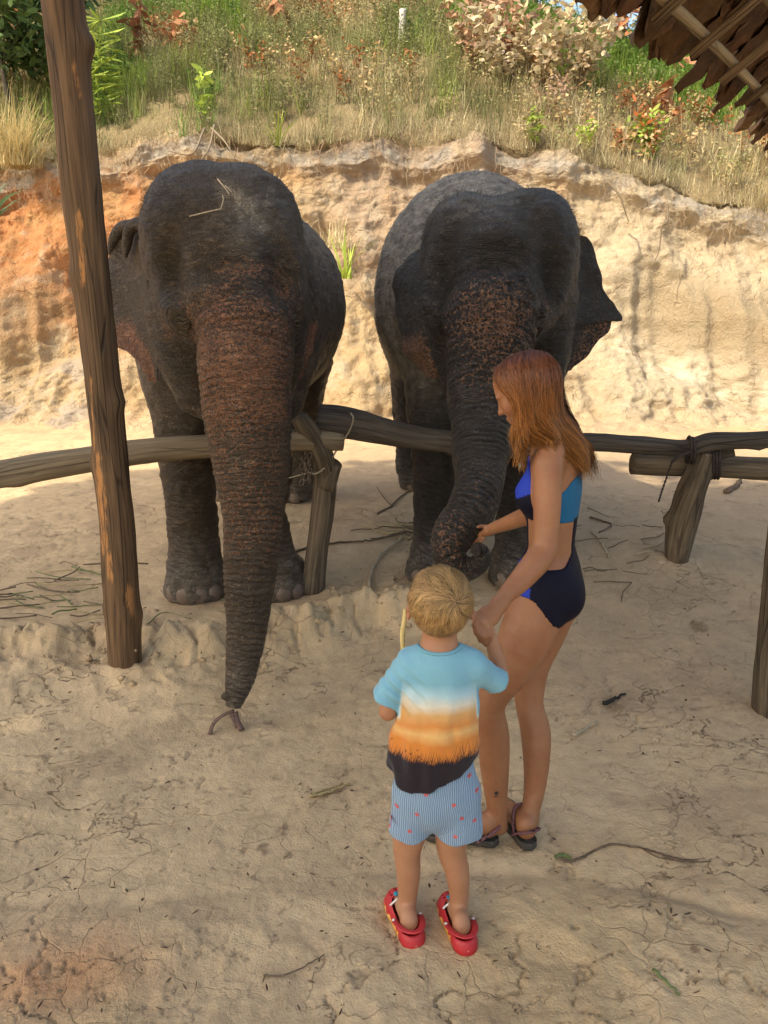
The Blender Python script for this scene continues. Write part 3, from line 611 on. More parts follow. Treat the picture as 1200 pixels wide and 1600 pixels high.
    VV.append(tv); QQ.append(tf+n); n += len(tv); RG.append(tt); RW.append(np.full(len(tv), .55)); PK.append(pkt); DU.append(np.full(len(tv), .12)+.3*sstep(.5, .1, tv[:, 2]))
    for P_, k in spec.get('tip', []):
        P2, R2 = pth(P_); q_ = catmull(np.c_[P2, R2], 20); v, f, _, _ = tube(q_[:, :3], q_[:, 3]*np.clip((19-np.arange(20))/4., 0, 1)**.5, 16, False); VV.append(v); QQ.append(f+n); n += len(v)
        for L_ in (RG, RW, PK): L_.append(np.zeros(len(v)))
        DU.append(np.zeros(len(v))+.2)
    for tb in spec.get('rolls', []):
        P, R = pth(tb); Q = catmull(np.c_[P, R], 30); v, f, _, _ = tube(Q[:, :3], Q[:, 3], 14, False); VV.append(v); QQ.append(f+n); n += len(v)
        for L_ in (RG, RW, PK): L_.append(np.zeros(len(v)))
        DU.append(np.zeros(len(v))+.1)
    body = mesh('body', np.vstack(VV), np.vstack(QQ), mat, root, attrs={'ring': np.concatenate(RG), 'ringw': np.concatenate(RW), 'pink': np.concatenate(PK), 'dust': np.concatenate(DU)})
    # eyes with lids
    from mathutils.bvhtree import BVHTree
    bv = BVHTree.FromPolygons([tuple(v) for v in V], [tuple(q) for q in Q4])
    for e, nrm in zip(spec['eyes'], spec['eyen']):
        c0 = pt(*e); nrm = np.array(nrm, float); nrm /= np.linalg.norm(nrm); o_ = pt(e[0], e[1], 2.); dr = c0-o_; h_, hn, _, _ = bv.ray_cast(Vector(o_), Vector(dr/np.linalg.norm(dr)))
        if h_ is not None: nrm = np.array(hn)*.6+nrm*.4; nrm /= np.linalg.norm(nrm); c0 = np.array(h_)-nrm*.004
        bm_v, bm_f = usphere(c0-nrm*.009, .022, 16, 12); mesh('eye', bm_v, bm_f, M_EYE, root)
        sd = np.cross(nrm, [0, 0, 1]); sd /= np.linalg.norm(sd); up = np.cross(sd, nrm)
        ac = Acc(); th = np.linspace(0, math.pi, 16)
        for sgn, k_ in ((1, .009), (-1, .013), (1, .021), (-1, .026), (1, .034), (-1, .040)):
            add_tube(ac, c0+nrm*(.014*np.sin(th)[:, None] if k_ < .02 else .004*np.sin(th)[:, None])+sd*(-.032*(1+k_*10)*np.cos(th))[:, None]*.8+up*(sgn*k_*np.sin(th))[:, None], .0075*(.4+.6*np.sin(th)), (.5,)*3, 6)
        ac.build('eyelid', mat, root)
    # toenails
    for fc, fr, ang in spec['feet']:
        f0 = np.array(fc)
        for a_ in ang:
            d = np.array([math.sin(a_), -math.cos(a_), 0]); c0 = f0+d*fr; c0[2] = f0[2]+.045
            v, f = usphere((0, 0, 0), 1, 14, 8); v = v*[.052, .027, .056]; ca, sa = math.cos(a_), math.sin(a_)
            v = v@np.array([[ca, sa, 0], [-sa, ca, 0], [0, 0, 1]]); mesh('toenail', v+c0, f, M_NAIL, root)
    # head bristles: one mass of fine hair
    ok = np.where((N[:, 2] > .15) & (V[:len(N), 1] < spec['bry']) & (V[:len(N), 2] > 2.0))[0]; ac = Acc()
    for i in rng.choice(ok, min(1100, len(ok)), False):
        p0 = V[i]; d = N[i]+rng.normal(size=3)*.35; d /= np.linalg.norm(d); L = rng.uniform(.014, .04)
        sd = np.cross(d, [0, 1, .1]); sd /= np.linalg.norm(sd); ac.add([p0-sd*.0007, p0+sd*.0007, p0+d*L+rng.normal(size=3)*.003], [[0, 1, 2]], (.1, .08, .05))
    tag(ac.build('hair', M_BRIS, root), kind='stuff')
    return body
def usphere(c, r, nu=16, nv=10):
    th = np.linspace(0, math.pi, nv+1); ph = np.arange(nu)*2*math.pi/nu
    V = np.stack([np.sin(th)[:, None]*np.cos(ph), np.sin(th)[:, None]*np.sin(ph), np.repeat(np.cos(th)[:, None], nu, 1)], -1).reshape(-1, 3)*r
    i = np.arange(nv)[:, None]*nu; j = np.arange(nu)[None]; k = (j+1) % nu
    return V+np.asarray(c), np.stack([i+j, i+nu+j, i+nu+k, i+k], -1).reshape(-1, 4)

def gp(px, py, Y, dz=0):
    p = pt(px, py, Y); return (p[0], p[1], gz(p[0], p[1])+dz)
def leg(pl, foot):                              # a leg that ends on the ground at foot (px, Y)
    return pl
SK1 = skin_mat('elephant_hide_brown', (.098, .060, .030), (.34, .145, .068), 98.)
SK2 = skin_mat('elephant_hide_dark', (.029, .021, .015), (.29, .14, .075), 88.)
L_feet = [(306, 4.38), (432, 4.42), (362, 6.35), (460, 6.35)]
def foot_pts(px, Y, pyk=910):
    x = pt(px, pyk, Y)[0]; return np.array([x, Y, gz(x, Y)])
def add_feet(spec, feet):
    spec['feetpos'] = [foot_pts(*f) for f in feet]
spec = dict(seed=3., bry=4.3,
  ell=[('body', (398, 478, 5.45), (.62, 1.15, .66), .2), ('sh', (372, 470, 4.75), (.50, .5, .60), .2),
       ('cr', (346, 392, 3.98), (.375, .38, .37), .08), ('d1', (305, 352, 4.0), (.235, .27, .27), .12), ('d2', (392, 356, 4.0), (.235, .27, .27), .12),
       ('fo', (352, 455, 3.82), (.32, .27, .30), .1), ('br1', (284, 474, 3.70), (.085, .10, .045), .05), ('br2', (440, 474, 3.76), (.08, .09, .045), .05), ('ey1', (284, 500, 3.69), (.065, .07, .06), .05), ('na', (366, 462, 3.62), (.20, .12, .11), .08),
       ('neck', (360, 440, 4.4), (.42, .4, .45), .2)],
  caps=[([(268, 468, 3.68, 12), (262, 410, 3.70, 12), (285, 340, 3.76, 14)], .09), ([(452, 468, 3.74, 12), (455, 410, 3.74, 12), (430, 340, 3.80, 14)], .09), ([(278, 500, 3.95, 48), (292, 560, 3.92, 46), (312, 612, 3.9, 40), (332, 636, 3.86, 26)], .1),
        ([(440, 490, 3.98, 40), (436, 560, 3.95, 40), (420, 620, 3.92, 34)], .1),
        ([(276, 560, 4.6, 62), (288, 640, 4.52, 52), (292, 710, 4.47, 43), (300, 800, 4.42, 37), (305, 880, 4.4, 40), (306, 915, 4.38, 43)], .07),
        ([(440, 560, 4.7, 55), (424, 640, 4.6, 46), (416, 710, 4.5, 40), (410, 800, 4.46, 36), (424, 880, 4.42, 38), (432, 912, 4.42, 42)], .07),
        ([(360, 560, 6.2, 50), (358, 650, 6.3, 36), (360, 720, 6.32, 32), (362, 752, 6.35, 34)], .08),
        ([(470, 560, 6.2, 50), (462, 650, 6.3, 36), (460, 720, 6.32, 32), (460, 752, 6.35, 34)], .08)],
  trunk=[(382, 440, 3.80, 88), (384, 480, 3.70, 84), (385, 530, 3.60, 77), (384, 600, 3.52, 71), (391, 700, 3.45, 62), (395, 800, 3.38, 48), (391, 900, 3.28, 40), (384, 1000, 3.18, 30), (377, 1050, 3.12, 24), (369, 1085, 3.08, 17), (364, 1106, 3.06, 11)],
  kc=14, tip=[([(374, 1070, 3.1, 16), (362, 1084, 3.07, 12), (353, 1087, 3.05, 8), (350, 1082, 3.05, 6)], .012)],
  sub=[((256, 416, 3.60), (.06, .10, .13), .12), ((440, 416, 3.60), (.06, .10, .13), .12), ((350, 405, 3.49), (.16, .06, .05), .12)],
  eyes=[(288, 500, 3.66), (462, 505, 3.80)], eyen=[(-.75, -.66, 0), (.85, -.5, 0)],
  brow=((350, 425, 3.6), (.24, .3, .14)),
  pink=[((385, 590, 3.35), (.19, .25, .20), .75), ((285, 475, 3.6), (.06, .1, .03), .25), ((262, 520, 3.75), (.04, .1, .07), .35)],
  pinkt=[(.22, .72, .55), (.6, 1.3, .26)], dust_light_amt=.7, dust=((395, 345, 3.7), (.12, .3, .16)),  # forehead patch: a sun fleck painted into the skin colour
  ears=[dict(m=([(228, 362, 4.02), (230, 430, 3.96), (238, 500, 3.9), (244, 550, 3.9), (247, 594, 3.93)], [(200, 352, 4.22), (176, 385, 4.28), (165, 430, 4.26), (163, 490, 4.2), (170, 527, 4.12), (205, 556, 4.02), (228, 586, 3.96), (241, 600, 3.94)]), kw=dict(ruf=.03, seed=2., cup=.06),
             pk=lambda s, w_: .95*sstep(.30, .62, w_+.25*(s-.6))*sstep(.42, .56, s)),
        dict(m=([(466, 400, 4.0), (470, 450, 4.0), (468, 500, 3.98), (462, 560, 3.98), (458, 592, 4.0)], [(474, 390, 4.3), (484, 440, 4.32), (492, 480, 4.28), (494, 515, 4.22), (482, 560, 4.1), (468, 598, 4.05)]), kw=dict(ruf=.03, seed=5.),
             pk=lambda s, w_: .8*sstep(.3, .6, w_)*sstep(.45, .6, s))],
  rolls=[[(232, 352, 4.02, 13), (214, 350, 4.06, 10), (202, 362, 4.08, 9), (198, 385, 4.1, 7), (196, 402, 4.12, 3)], [(212, 350, 4.16, 8), (190, 356, 4.22, 9), (178, 374, 4.26, 8), (172, 398, 4.28, 4)]],
)
def finish(spec, feet, toes):
    spec['feet'] = []
    for (px, Y, r), ang in zip(feet, toes):
        x = pt(px, 905, Y)[0]; z = gz(x, Y); spec['ell'].append(('ft', (px, 800-0, Y), (r, r, .10), .06)); 
        # replace by a foot resting on the ground
        spec['ell'].pop(); spec.setdefault('pads', []).append((np.array([x, Y, z]), r)); spec['feet'].append(((x, Y, z), r*.93, ang))
def elephant_with_pads(root, spec, mat):
    old = SDF.field
    pads = spec['pads']
    def field(self, h, lo=None, hi=None):
        for c, r in pads: self.cap(c+[0, .0, .04], c+[0, .0, .16], r, r*.82, .05, sq=((0, 0, 1), .55))
        if lo is None:
            ad = [p for p in self.p if not p[4]]; lo = np.min([p[1] for p in ad], axis=0)-3*h; lo[2] = max(lo[2], .02)
        F, lo, ax = old(self, h, lo, hi)
        # flat soles
        for c, r in pads:
            ix = np.abs(ax[0]-c[0]) < r*1.6; iy = np.abs(ax[1]-c[1]) < r*1.6; iz = ax[2] < c[2]+.3
            sub = np.ix_(ix, iy, iz); F[sub] = np.maximum(F[sub], (c[2]+.004-ax[2][iz])[None, None])
        return F, lo, ax
    SDF.field = field
    try: return elephant(root, spec, mat)
    finally: SDF.field = old
finish(spec, [(306, 4.38, .185), (433, 4.42, .185), (362, 6.35, .17), (460, 6.35, .17)], [(-.75, -.2, .35, .9), (-.8, -.2, .35, .9), (-.3, .3), (-.3, .3)])
e1 = thing('elephant', 'brown elephant on the left with its trunk hanging straight to the ground', 'elephant', (pt(370, 700, 5.)[0], 5.0, .15))
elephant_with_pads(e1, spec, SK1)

spec2 = dict(back_dust_light=1.1, seed=11., bry=4.3,
  ell=[('body', (735, 472, 5.4), (.60, .95, .69), .2), ('rump', (692, 480, 6.45), (.56, .75, .66), .25), ('sh', (735, 458, 4.95), (.58, .52, .69), .2),
       ('cr', (781, 424, 3.98), (.385, .36, .33), .08), ('d1', (731, 380, 3.98), (.225, .26, .235), .06), ('d2', (828, 376, 3.98), (.235, .26, .245), .06),
       ('fo', (772, 465, 3.84), (.30, .25, .28), .1), ('br1', (690, 474, 3.74), (.075, .09, .045), .05), ('br2', (848, 464, 3.70), (.08, .09, .045), .05), ('ey1', (686, 502, 3.75), (.06, .07, .055), .05), ('ey2', (846, 494, 3.71), (.065, .07, .06), .05), ('na', (770, 468, 3.62), (.18, .12, .10), .08),
       ('neck', (770, 450, 4.5), (.42, .4, .45), .2)],
  caps=[([(676, 468, 3.74, 12), (680, 410, 3.74, 12), (706, 340, 3.78, 14)], .09), ([(866, 462, 3.72, 12), (872, 410, 3.72, 12), (850, 340, 3.78, 14)], .09), ([(700, 490, 3.95, 38), (708, 550, 3.9, 34), (716, 600, 3.85, 24)], .1),
        ([(862, 480, 3.98, 40), (856, 550, 3.95, 36), (838, 620, 3.92, 30)], .1),
        ([(690, 560, 4.85, 60), (680, 640, 4.72, 46), (681, 710, 4.64, 36), (680, 800, 4.6, 31), (680, 870, 4.58, 35), (680, 890, 4.56, 38)], .07),
        ([(830, 560, 4.85, 60), (818, 640, 4.72, 46), (812, 710, 4.64, 36), (810, 800, 4.6, 31), (808, 870, 4.58, 35), (808, 890, 4.56, 38)], .07),
        ([(664, 560, 6.5, 58), (658, 640, 6.55, 44), (655, 700, 6.6, 36), (655, 730, 6.6, 36)], .08),
        ([(765, 560, 6.6, 55), (762, 640, 6.65, 42), (760, 700, 6.7, 35), (760, 730, 6.7, 35)], .08)],
  trunk=[(770, 440, 3.78, 90), (768, 485, 3.66, 84), (764, 530, 3.56, 71), (757, 600, 3.45, 58), (753, 660, 3.35, 50), (751, 710, 3.24, 43), (749, 755, 3.12, 38), (734, 800, 3.0, 38), (712, 832, 2.94, 35), (703, 858, 2.91, 29.5), (711, 880, 2.89, 26), (731, 888, 2.87, 20), (748, 881, 2.85, 16), (754, 867, 2.83, 13), (747, 858, 2.81, 10.5), (741, 862, 2.79, 8)],
  tn=60, kc=16,
  sub=[((690, 418, 3.61), (.06, .10, .13), .12), ((872, 418, 3.61), (.06, .10, .13), .12), ((775, 400, 3.54), (.14, .06, .05), .12), ((708, 520, 3.62), (.025, .05, .06), .06), ((826, 515, 3.60), (.025, .05, .06), .06)],
  eyes=[(685, 503, 3.74), (846, 494, 3.70)], eyen=[(-.75, -.66, 0), (.6, -.8, 0)],
  brow=((775, 440, 3.6), (.2, .3, .10)),
  pink=[((768, 505, 3.5), (.17, .25, .17), .72), ((768, 580, 3.4), (.16, .2, .18), .30), ((846, 480, 3.6), (.09, .1, .05), .3), ((700, 845, 2.85), (.10, .2, .14), .30)],
  pinkt=[(1.0, 1.5, .12)], ringamp=.0048, dust_light_amt=.5, dust=((740, 325, 3.9), (.15, .3, .08)),
  ears=[dict(m=([(664, 402, 4.08), (668, 450, 4.02), (674, 500, 3.96), (686, 545, 3.94), (694, 575, 3.94)], [(656, 388, 4.3), (628, 408, 4.42), (614, 445, 4.46), (616, 485, 4.44), (622, 515, 4.36), (632, 545, 4.2), (655, 575, 4.05), (674, 592, 3.98), (686, 588, 3.96)]), kw=dict(ruf=.045, seed=8., cup=-.06),
             pk=lambda s, w_: .55*sstep(.15, .4, w_)*sstep(.5, .62, s)),
        dict(m=([(888, 385, 4.10), (888, 430, 4.05), (884, 490, 4.0), (880, 530, 3.98), (880, 560, 3.99), (879, 578, 4.0)], [(906, 368, 4.12), (922, 376, 4.18), (938, 420, 4.2), (944, 452, 4.2), (960, 476, 4.18), (973, 499, 4.15), (957, 502, 4.15), (949, 520, 4.13), (936, 532, 4.12), (914, 560, 4.08), (893, 576, 4.04), (882, 584, 4.02)]), kw=dict(ruf=.02, seed=4., n=90),
             pk=lambda s, w_: .38*sstep(.25, .6, w_)*sstep(.45, .6, s))],
)
finish(spec2, [(680, 4.55, .18), (808, 4.55, .18), (654, 6.6, .17), (760, 6.7, .17)], [(-.75, -.2, .35, .9), (-.8, -.2, .35, .9), (-.5, 0.1), (-.3, .3)])
e2 = thing('elephant', 'dark elephant on the right with spotted pink brow, curling its trunk towards the woman', 'elephant', (pt(740, 700, 5.2)[0], 5.2, .15))
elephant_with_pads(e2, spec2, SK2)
# ------------------------------------------------------------------ added sun blocker in tree form, unseen above the frame, shaped to shade the pen
SH = Vector((-_sd.x/_sd.z, -_sd.y/_sd.z))
ZR = 9.0
def up(x, y, zg=.15): return (x-SH.x*(ZR-zg), y-SH.y*(ZR-zg))
poly = np.array([up(*p) for p in [(-3.1, -1.2), (-3.1, 3), (-3.1, 6.0), (-3.05, 7.1), (-2.6, 7.6), (-1.2, 7.75), (1.0, 7.85), (2.15, 8.5), (2.35, 7.3), (2.8, 7.05), (6.5, 6.8), (6.6, 3), (6.0, -1.2), (2, -1.8)]])
M_LEAF = M('foliage', .6, .25)
_lc = M_LEAF.attr('col', 'Color'); _tr = M_LEAF.n('BsdfTranslucent'); M_LEAF.link(_lc, _tr.inputs[0]); _mx = M_LEAF.n('MixShader'); _mx.inputs[0].default_value = .28
M_LEAF.link(_lc, M_LEAF.b.inputs['Base Color']); M_LEAF.t.links.new(M_LEAF.b.outputs[0], _mx.inputs[1]); M_LEAF.t.links.new(_tr.outputs[0], _mx.inputs[2])
M_LEAF.t.links.new(_mx.outputs[0], M_LEAF.t.nodes['Material Output'].inputs[0]); M_LEAF = M_LEAF.m
M_BARK = wood_mat('tree_bark', (.08, .065, .05), (.24, .20, .15))
def inpoly(P, q):
    x, y = P[:, 0], P[:, 1]; r = np.zeros(len(P), bool); j = len(q)-1
    for i in range(len(q)):
        a, b = q[i], q[j]; c = ((a[1] > y) != (b[1] > y)) & (x < (b[0]-a[0])*(y-a[1])/(b[1]-a[1]+1e-12)+a[0]); r ^= c; j = i
    return r
tr = thing('sun_blocker', 'added sun blocker in tree form, unseen above the picture, outlined to shade the pen', 'tree', (-13.5, -4.5, 0))
a = Acc(); log(a, [(-13.5, -4.5, -.3), (-13.3, -4.3, 3), (-12.2, -4.0, 6), (-11, -3.6, 9.1)], [.55, .42, .36, .3], 20); 
for q in ((-13, -7, 9.1), (-5, -3, 9.2), (-6, 1, 9.2), (-10, 1.5, 9.2)): log(a, [(-12.2, -4, 6), ((-12.2+q[0])/2, (-4+q[1])/2, 8), q], [.25, .18, .1], 10)
a.build('trunk', M_BARK, tr)
# blocker sheet: overlapping pads filling the wanted shade outline
g = np.stack(np.meshgrid(np.arange(poly[:, 0].min(), poly[:, 0].max(), .30), np.arange(poly[:, 1].min(), poly[:, 1].max(), .30)), -1).reshape(-1, 2)
g = g[np.all([inpoly(g+np.array(o_), poly) for o_ in ((.27, 0), (-.27, 0), (0, .27), (0, -.27))], axis=0)]; g = g+rng.uniform(-.05, .05, g.shape)
HOLE = up(-.72, 3.72, 2.25)  # gap added to drop a sun fleck on the left elephant's forehead
g = g[np.hypot((g[:, 0]-HOLE[0])/.16, (g[:, 1]-HOLE[1])/.25) > 1.]
a = Acc()
for lay in range(2):
    n = len(g); c0 = np.c_[g+rng.uniform(-.03, .03, g.shape), ZR+lay*.5+rng.uniform(-.15, .15, n)]; th = np.arange(6)*math.pi/3
    r = rng.uniform(.27, .33, n) if lay == 0 else rng.uniform(.1, .2, n); tl = rng.uniform(-.1, .1, (n, 2))
    Vr = c0[:, None]+np.stack([r[:, None]*np.cos(th), r[:, None]*np.sin(th), r[:, None]*(tl[:, :1]*np.cos(th)+tl[:, 1:]*np.sin(th))*2], -1)
    i = np.arange(n)[:, None]*6; F = np.concatenate([i+[0, 1, 2, 3], i+[0, 3, 4, 5]]); a.add(Vr.reshape(-1, 3), F, (.09, .12, .03))
a.build('crown', M_LEAF, tr, smooth=False)
# ------------------------------------------------------------------ vegetation
def blades(acc, B, az, L, lean, w_, c, seg=3, curl=1.0, tipc=1.15):
    n = len(B); t = np.linspace(0, 1, seg+1); d = np.stack([np.cos(az), np.sin(az), 0*az], 1); lean = np.broadcast_to(lean, (n,)); L = np.broadcast_to(L, (n,)); w_ = np.broadcast_to(w_, (n,))
    an = lean[:, None]*(.3+.7*t[None]*curl); st = np.diff(t, prepend=0)[None]*L[:, None]
    hx = np.cumsum(np.sin(an)*st, 1); hz = np.cumsum(np.cos(an)*st, 1)
    C = B[:, None]+d[:, None]*hx[..., None]; C[..., 2] += hz
    s = np.stack([-d[:, 1], d[:, 0], 0*az], 1)[:, None]*(w_[:, None]*(1-t[None]**1.6*.95))[..., None]*.5
    V = np.stack([C-s, C+s], 2).reshape(-1, 3); k = (np.arange(n)[:, None]*(seg+1)+np.arange(seg)[None]).ravel()*2
    c = np.broadcast_to(c, (n, 3)); cc = c[:, None, None]*(1+(tipc-1)*t[None, :, None, None])*np.ones((1, 1, 2, 1))
    acc.add(V, np.stack([k, k+1, k+3, k+2], 1), cc.reshape(-1, 3)); return C
def leaves(acc, P, D, L, W, c, droop=.0):
    n = len(P); D = D/np.linalg.norm(D, axis=1)[:, None]; r = rng.normal(size=(n, 3)); s = np.cross(D, r); s /= np.linalg.norm(s, axis=1)[:, None]+1e-9; u = np.cross(s, D)
    L = np.broadcast_to(L, (n,))[:, None]; W = np.broadcast_to(W, (n,))[:, None]
    V = np.stack([P, P+D*L*.3+s*W*.42-u*W*.1, P+D*L*.68+s*W*.38-u*W*.1, P+D*L-u*L*.1, P+D*L*.68-s*W*.38-u*W*.1, P+D*L*.3-s*W*.42-u*W*.1], 1).reshape(-1, 3)
    i = np.arange(n)[:, None]*6; acc.add(V, np.concatenate([i+[0, 1, 2, 3], i+[0, 3, 4, 5]]), np.repeat(np.broadcast_to(c, (n, 3)), 6, 0))
STRAW = np.array([.42, .34, .17]); PALE = np.array([.50, .43, .27]); GREEN = np.array([.10, .17, .035]); YG = np.array([.24, .31, .055]); BROWN = np.array([.27, .115, .045]); BEIGE = np.array([.50, .36, .19]); OLIVE = np.array([.17, .175, .075]); DKG = np.array([.045, .075, .022]); RUSTY = np.array([.38, .17, .08])
def jit(c, n, a=.25): return np.asarray(c)*(1+rng.uniform(-a, a, (n, 1)))*(1+rng.uniform(-.06, .06, (n, 3)))
def tuft(acc, b, n, h, c, w_=.008, lean=.7, spread=.06, seg=3, curl=1.):
    B = b+np.c_[rng.normal(0, spread, (n, 2)), np.zeros(n)-.03]
    blades(acc, B, rng.uniform(0, 6.28, n), h*rng.uniform(.5, 1.1, n), lean*rng.uniform(.2, 1.2, n), w_, jit(c, n), seg, curl)
def shrub(acc, b, h, ns, nl, ll, lw, c, stemc=(.14, .10, .06), lean=.5, droop=.3, fine=False):
    az = rng.uniform(0, 6.28, ns); C = blades(acc, np.repeat(b[None], ns, 0)+np.c_[rng.normal(0, .03, (ns, 2)), np.zeros(ns)], az, h*rng.uniform(.7, 1.1, ns), lean*rng.uniform(.3, 1.2, ns), .010 if not fine else .005, jit(stemc, ns), 6)
    k = rng.randint(0, ns, nl); t = rng.uniform(.25, 1, nl)*6; i = np.minimum(t.astype(int), 5); f = (t-i)[:, None]; P = C[k, i]*(1-f)+C[k, i+1]*f+rng.normal(0, .02, (nl, 3))
    D = rng.normal(size=(nl, 3)); D[:, 2] = D[:, 2]*.5+.25-droop; leaves(acc, P, D, ll*rng.uniform(.6, 1.2, nl), lw, jit(c, nl, .35))
def hp(x, d): 
    _, Ye = bank_edge(np.array([x])); y = Ye[0]+d; return np.array([x, y, float(hill_z(np.array([x]), np.array([y]))[0])])
scr = Acc()
N_ = 3300
X = rng.uniform(-8, 8, N_); D_ = rng.uniform(0, 1, N_)**.8*6.2-.02
g1 = noise(np.c_[X, D_, 0*X], .55, 3.); g2 = noise(np.c_[X, D_, 0*X], 1.1, 8.); g3 = noise(np.c_[X, D_, 0*X], .8, 12.)
for i in range(N_):
    x, d = X[i], D_[i]; b = hp(x, d); b[2] += .02
    right = x > 1.2+.5*g2[i]; up_ = d > 2.3; grn = g1[i]+(.35 if x < -2.5 else 0)+(.75 if right and d > 3.0-.25*(x-2) else 0)-(.25 if right and d < 2 else 0)
    if d < .25 and rng.rand() < .35: continue
    if d < 1.5 and x < 2 and rng.rand() < .55: tuft(scr, b, 26, .55, OLIVE*rng.uniform(.5, 1.3), .008, 1.0, .12); continue
    if grn > .45:
        tuft(scr, b, 22, .6, GREEN*1.5 if rng.rand() < .7 else YG, .014, .95, .08)
        if rng.rand() < .3: shrub(scr, b, .6, 4, 60, .07, .035, GREEN*1.1)
    elif grn > .1:
        if rng.rand() < .5: shrub(scr, b, rng.uniform(.45, .8), 7, 90, .05, .022, OLIVE*rng.uniform(.8, 1.5), fine=True)
        else: tuft(scr, b, 26, .6, OLIVE*1.5, .008, .8, .08)
        if rng.rand() < .25: tuft(scr, b, 14, .6, YG, .012, .9)
    else:
        r = rng.rand()
        if r < .5: tuft(scr, b, 30, rng.uniform(.3, .6), (STRAW if rng.rand() < .4 else PALE)*rng.uniform(.7, 1.2), .0085, 1.35, .14)
        elif r < .85: shrub(scr, b, rng.uniform(.35, .7), 8, 60, .05, .026, (STRAW*.9 if rng.rand() < .5 else OLIVE*1.7), stemc=(.26, .2, .12), lean=.9, fine=True)
        else: shrub(scr, b, .55, 5, 45, .085, .045, BROWN*1.2 if rng.rand() < .5 else BEIGE)
# hanging dry grass and roots on the lip
for i in range(420):
    x = rng.uniform(-7.5, 7.5); b = hp(x, rng.uniform(-.1, .25)); b[2] += .06
    tuft(scr, b, 10, rng.uniform(.25, .5), PALE*rng.uniform(.6, .95), .006, rng.uniform(1.0, 2.4), .08, 5, 1.3)
sc = scr.build('hillside_scrub', M_LEAF, base=(0, 13, 4.5)); tag(sc, kind='stuff')

rt = Acc()
for i in range(260):
    x = rng.uniform(-6.8, 6.8); 
    if noise(np.array([[x, 0, 0]]), .9, 77.)[0] < -.1: continue
    e, Ye = bank_edge(np.array([x])); y = Ye[0]-.22; z = e[0]+rng.uniform(-.35, .05); L = rng.uniform(.15, .55); n = 8
    P = np.cumsum(np.vstack([[x, y, z], np.c_[rng.normal(0, .022, (n, 1)), rng.normal(-.006, .012, (n, 1)), -np.full((n, 1), L/n)]]), 0)
    add_tube(rt, P, np.linspace(.005, .0015, n+1), jit((.42, .31, .2), 1)[0], 4, caps=False)
tag(rt.build('hanging_roots', M_LEAF, base=(0, 12, 4)), kind='stuff')
def root(px, label, P, r0, col):
    a = Acc()
    for q in P: Q = catmull([pt(*w_) for w_ in q], 18); add_tube(a, Q, np.linspace(r0, r0*.3, 18), col, 7)
    tag(a.build('exposed_root', M_LEAF, base=pt(*P[0][0])), label, 'root')
root(0, 'thick pale forked root sticking out of the bank above the left elephant', [[(335, 195, 12.0), (328, 228, 11.75), (318, 245, 11.6), (305, 262, 11.5)], [(320, 200, 12.), (300, 240, 11.7), (262, 236, 11.6)], [(330, 200, 12.), (352, 222, 11.7), (368, 250, 11.6)]], .018, (.27, .21, .15))
root(0, 'thin dark root running down the yellow bank right of the elephants', [[(951, 285, 11.5), (968, 305, 11.35), (975, 325, 11.3), (982, 345, 11.3)], [(1043, 320, 11.4), (1043, 345, 11.2), (1034, 355, 11.2), (1030, 390, 11.1), (1023, 408, 11.1)]], .018, (.2, .15, .1))

def plant(name, label, cat, fn, base, group=None):
    a = Acc(); fn(a, np.array(base)); o = a.build(name, M_LEAF, base=base); tag(o, label, cat, group); return o
def on_hill(px, py):                      # where this spot of the hill lies
    x = 0
    for Y in np.arange(11.8, 18.5, .05):
        q = pt(px, py, Y); _, Ye = bank_edge(np.array([q[0]]))
        if Y > Ye[0] and hill_z(np.array([q[0]]), np.array([Y]))[0] >= q[2]: return q
    return pt(px, py, 12.2)
plant('grass_tussock', 'big dry straw-coloured grass tussock on the bank edge, left of the brown post', 'grass', lambda a, b: tuft(a, b, 420, 1.15, STRAW*1.15, .011, 1.25, .13, 6, 1.2), on_hill(40, 262)+[0, -.25, .0])
def fan(a, b, n=26, L=.8, c=YG, lean=1.3, w_=.028): tuft(a, b, n, L, c, w_, lean, .03, 6, 1.1)
for px, py, L, lab in ((432, 225, .62, 'spiky green grass clump on the bank lip above the left elephant'), (1012, 0, 0, ''), ):
    if L: plant('green_clump', lab, 'plant', lambda a, b: fan(a, b, 24, L, YG*1.2, 1.35, .03), on_hill(px, py))
def bambooish(a, b):
    st = blades(a, b[None]+[[0, 0, 0], [.05, 0, 0], [-.06, .02, 0]], np.array([0., 2., 4.]), np.array([1.5, 1.2, 1.0]), .12, .02, GREEN, 8)
    for k in range(3):
        for j in range(2, 9):
            n = 7; az = rng.uniform(0, 6.28, n); D = np.stack([np.cos(az), np.sin(az), rng.uniform(-.3, .35, n)], 1); leaves(a, np.repeat(st[k, j][None], n, 0), D, .42, .04, jit(YG*1.25, n, .2))
plant('bamboo_plant', 'bright green narrow-leaved bamboo-like plant just right of the brown post', 'plant', bambooish, on_hill(158, 205))
def sapling(c, ll=.16, lw=.07, h=.8, ns=3, nl=40, dr=.2): return lambda a, b: shrub(a, b, h, ns, nl, ll, lw, c, lean=.35, droop=dr)
plant('sapling', 'light yellow-green leafy sapling on the bank above the left elephant', 'plant', sapling(YG*1.5, .16, .07, .85, 3, 36, 0), on_hill(322, 205))
plant('sapling', 'sapling with drooping large dry brown leaves on the left hillside', 'plant', sapling(RUSTY*.9, .30, .11, 1.3, 3, 40, .9), on_hill(222, 110))
plant('sapling', 'sapling with pointed rusty leaves high on the hill above the left elephant', 'plant', sapling(RUSTY*.8, .30, .11, 1.0, 2, 20, 1.1), on_hill(452, 75))
plant('sapling', 'brown-leaved sapling low on the slope left of the white stump', 'plant', sapling(RUSTY*1.1, .34, .13, .9, 3, 18, .8), on_hill(278, 95))
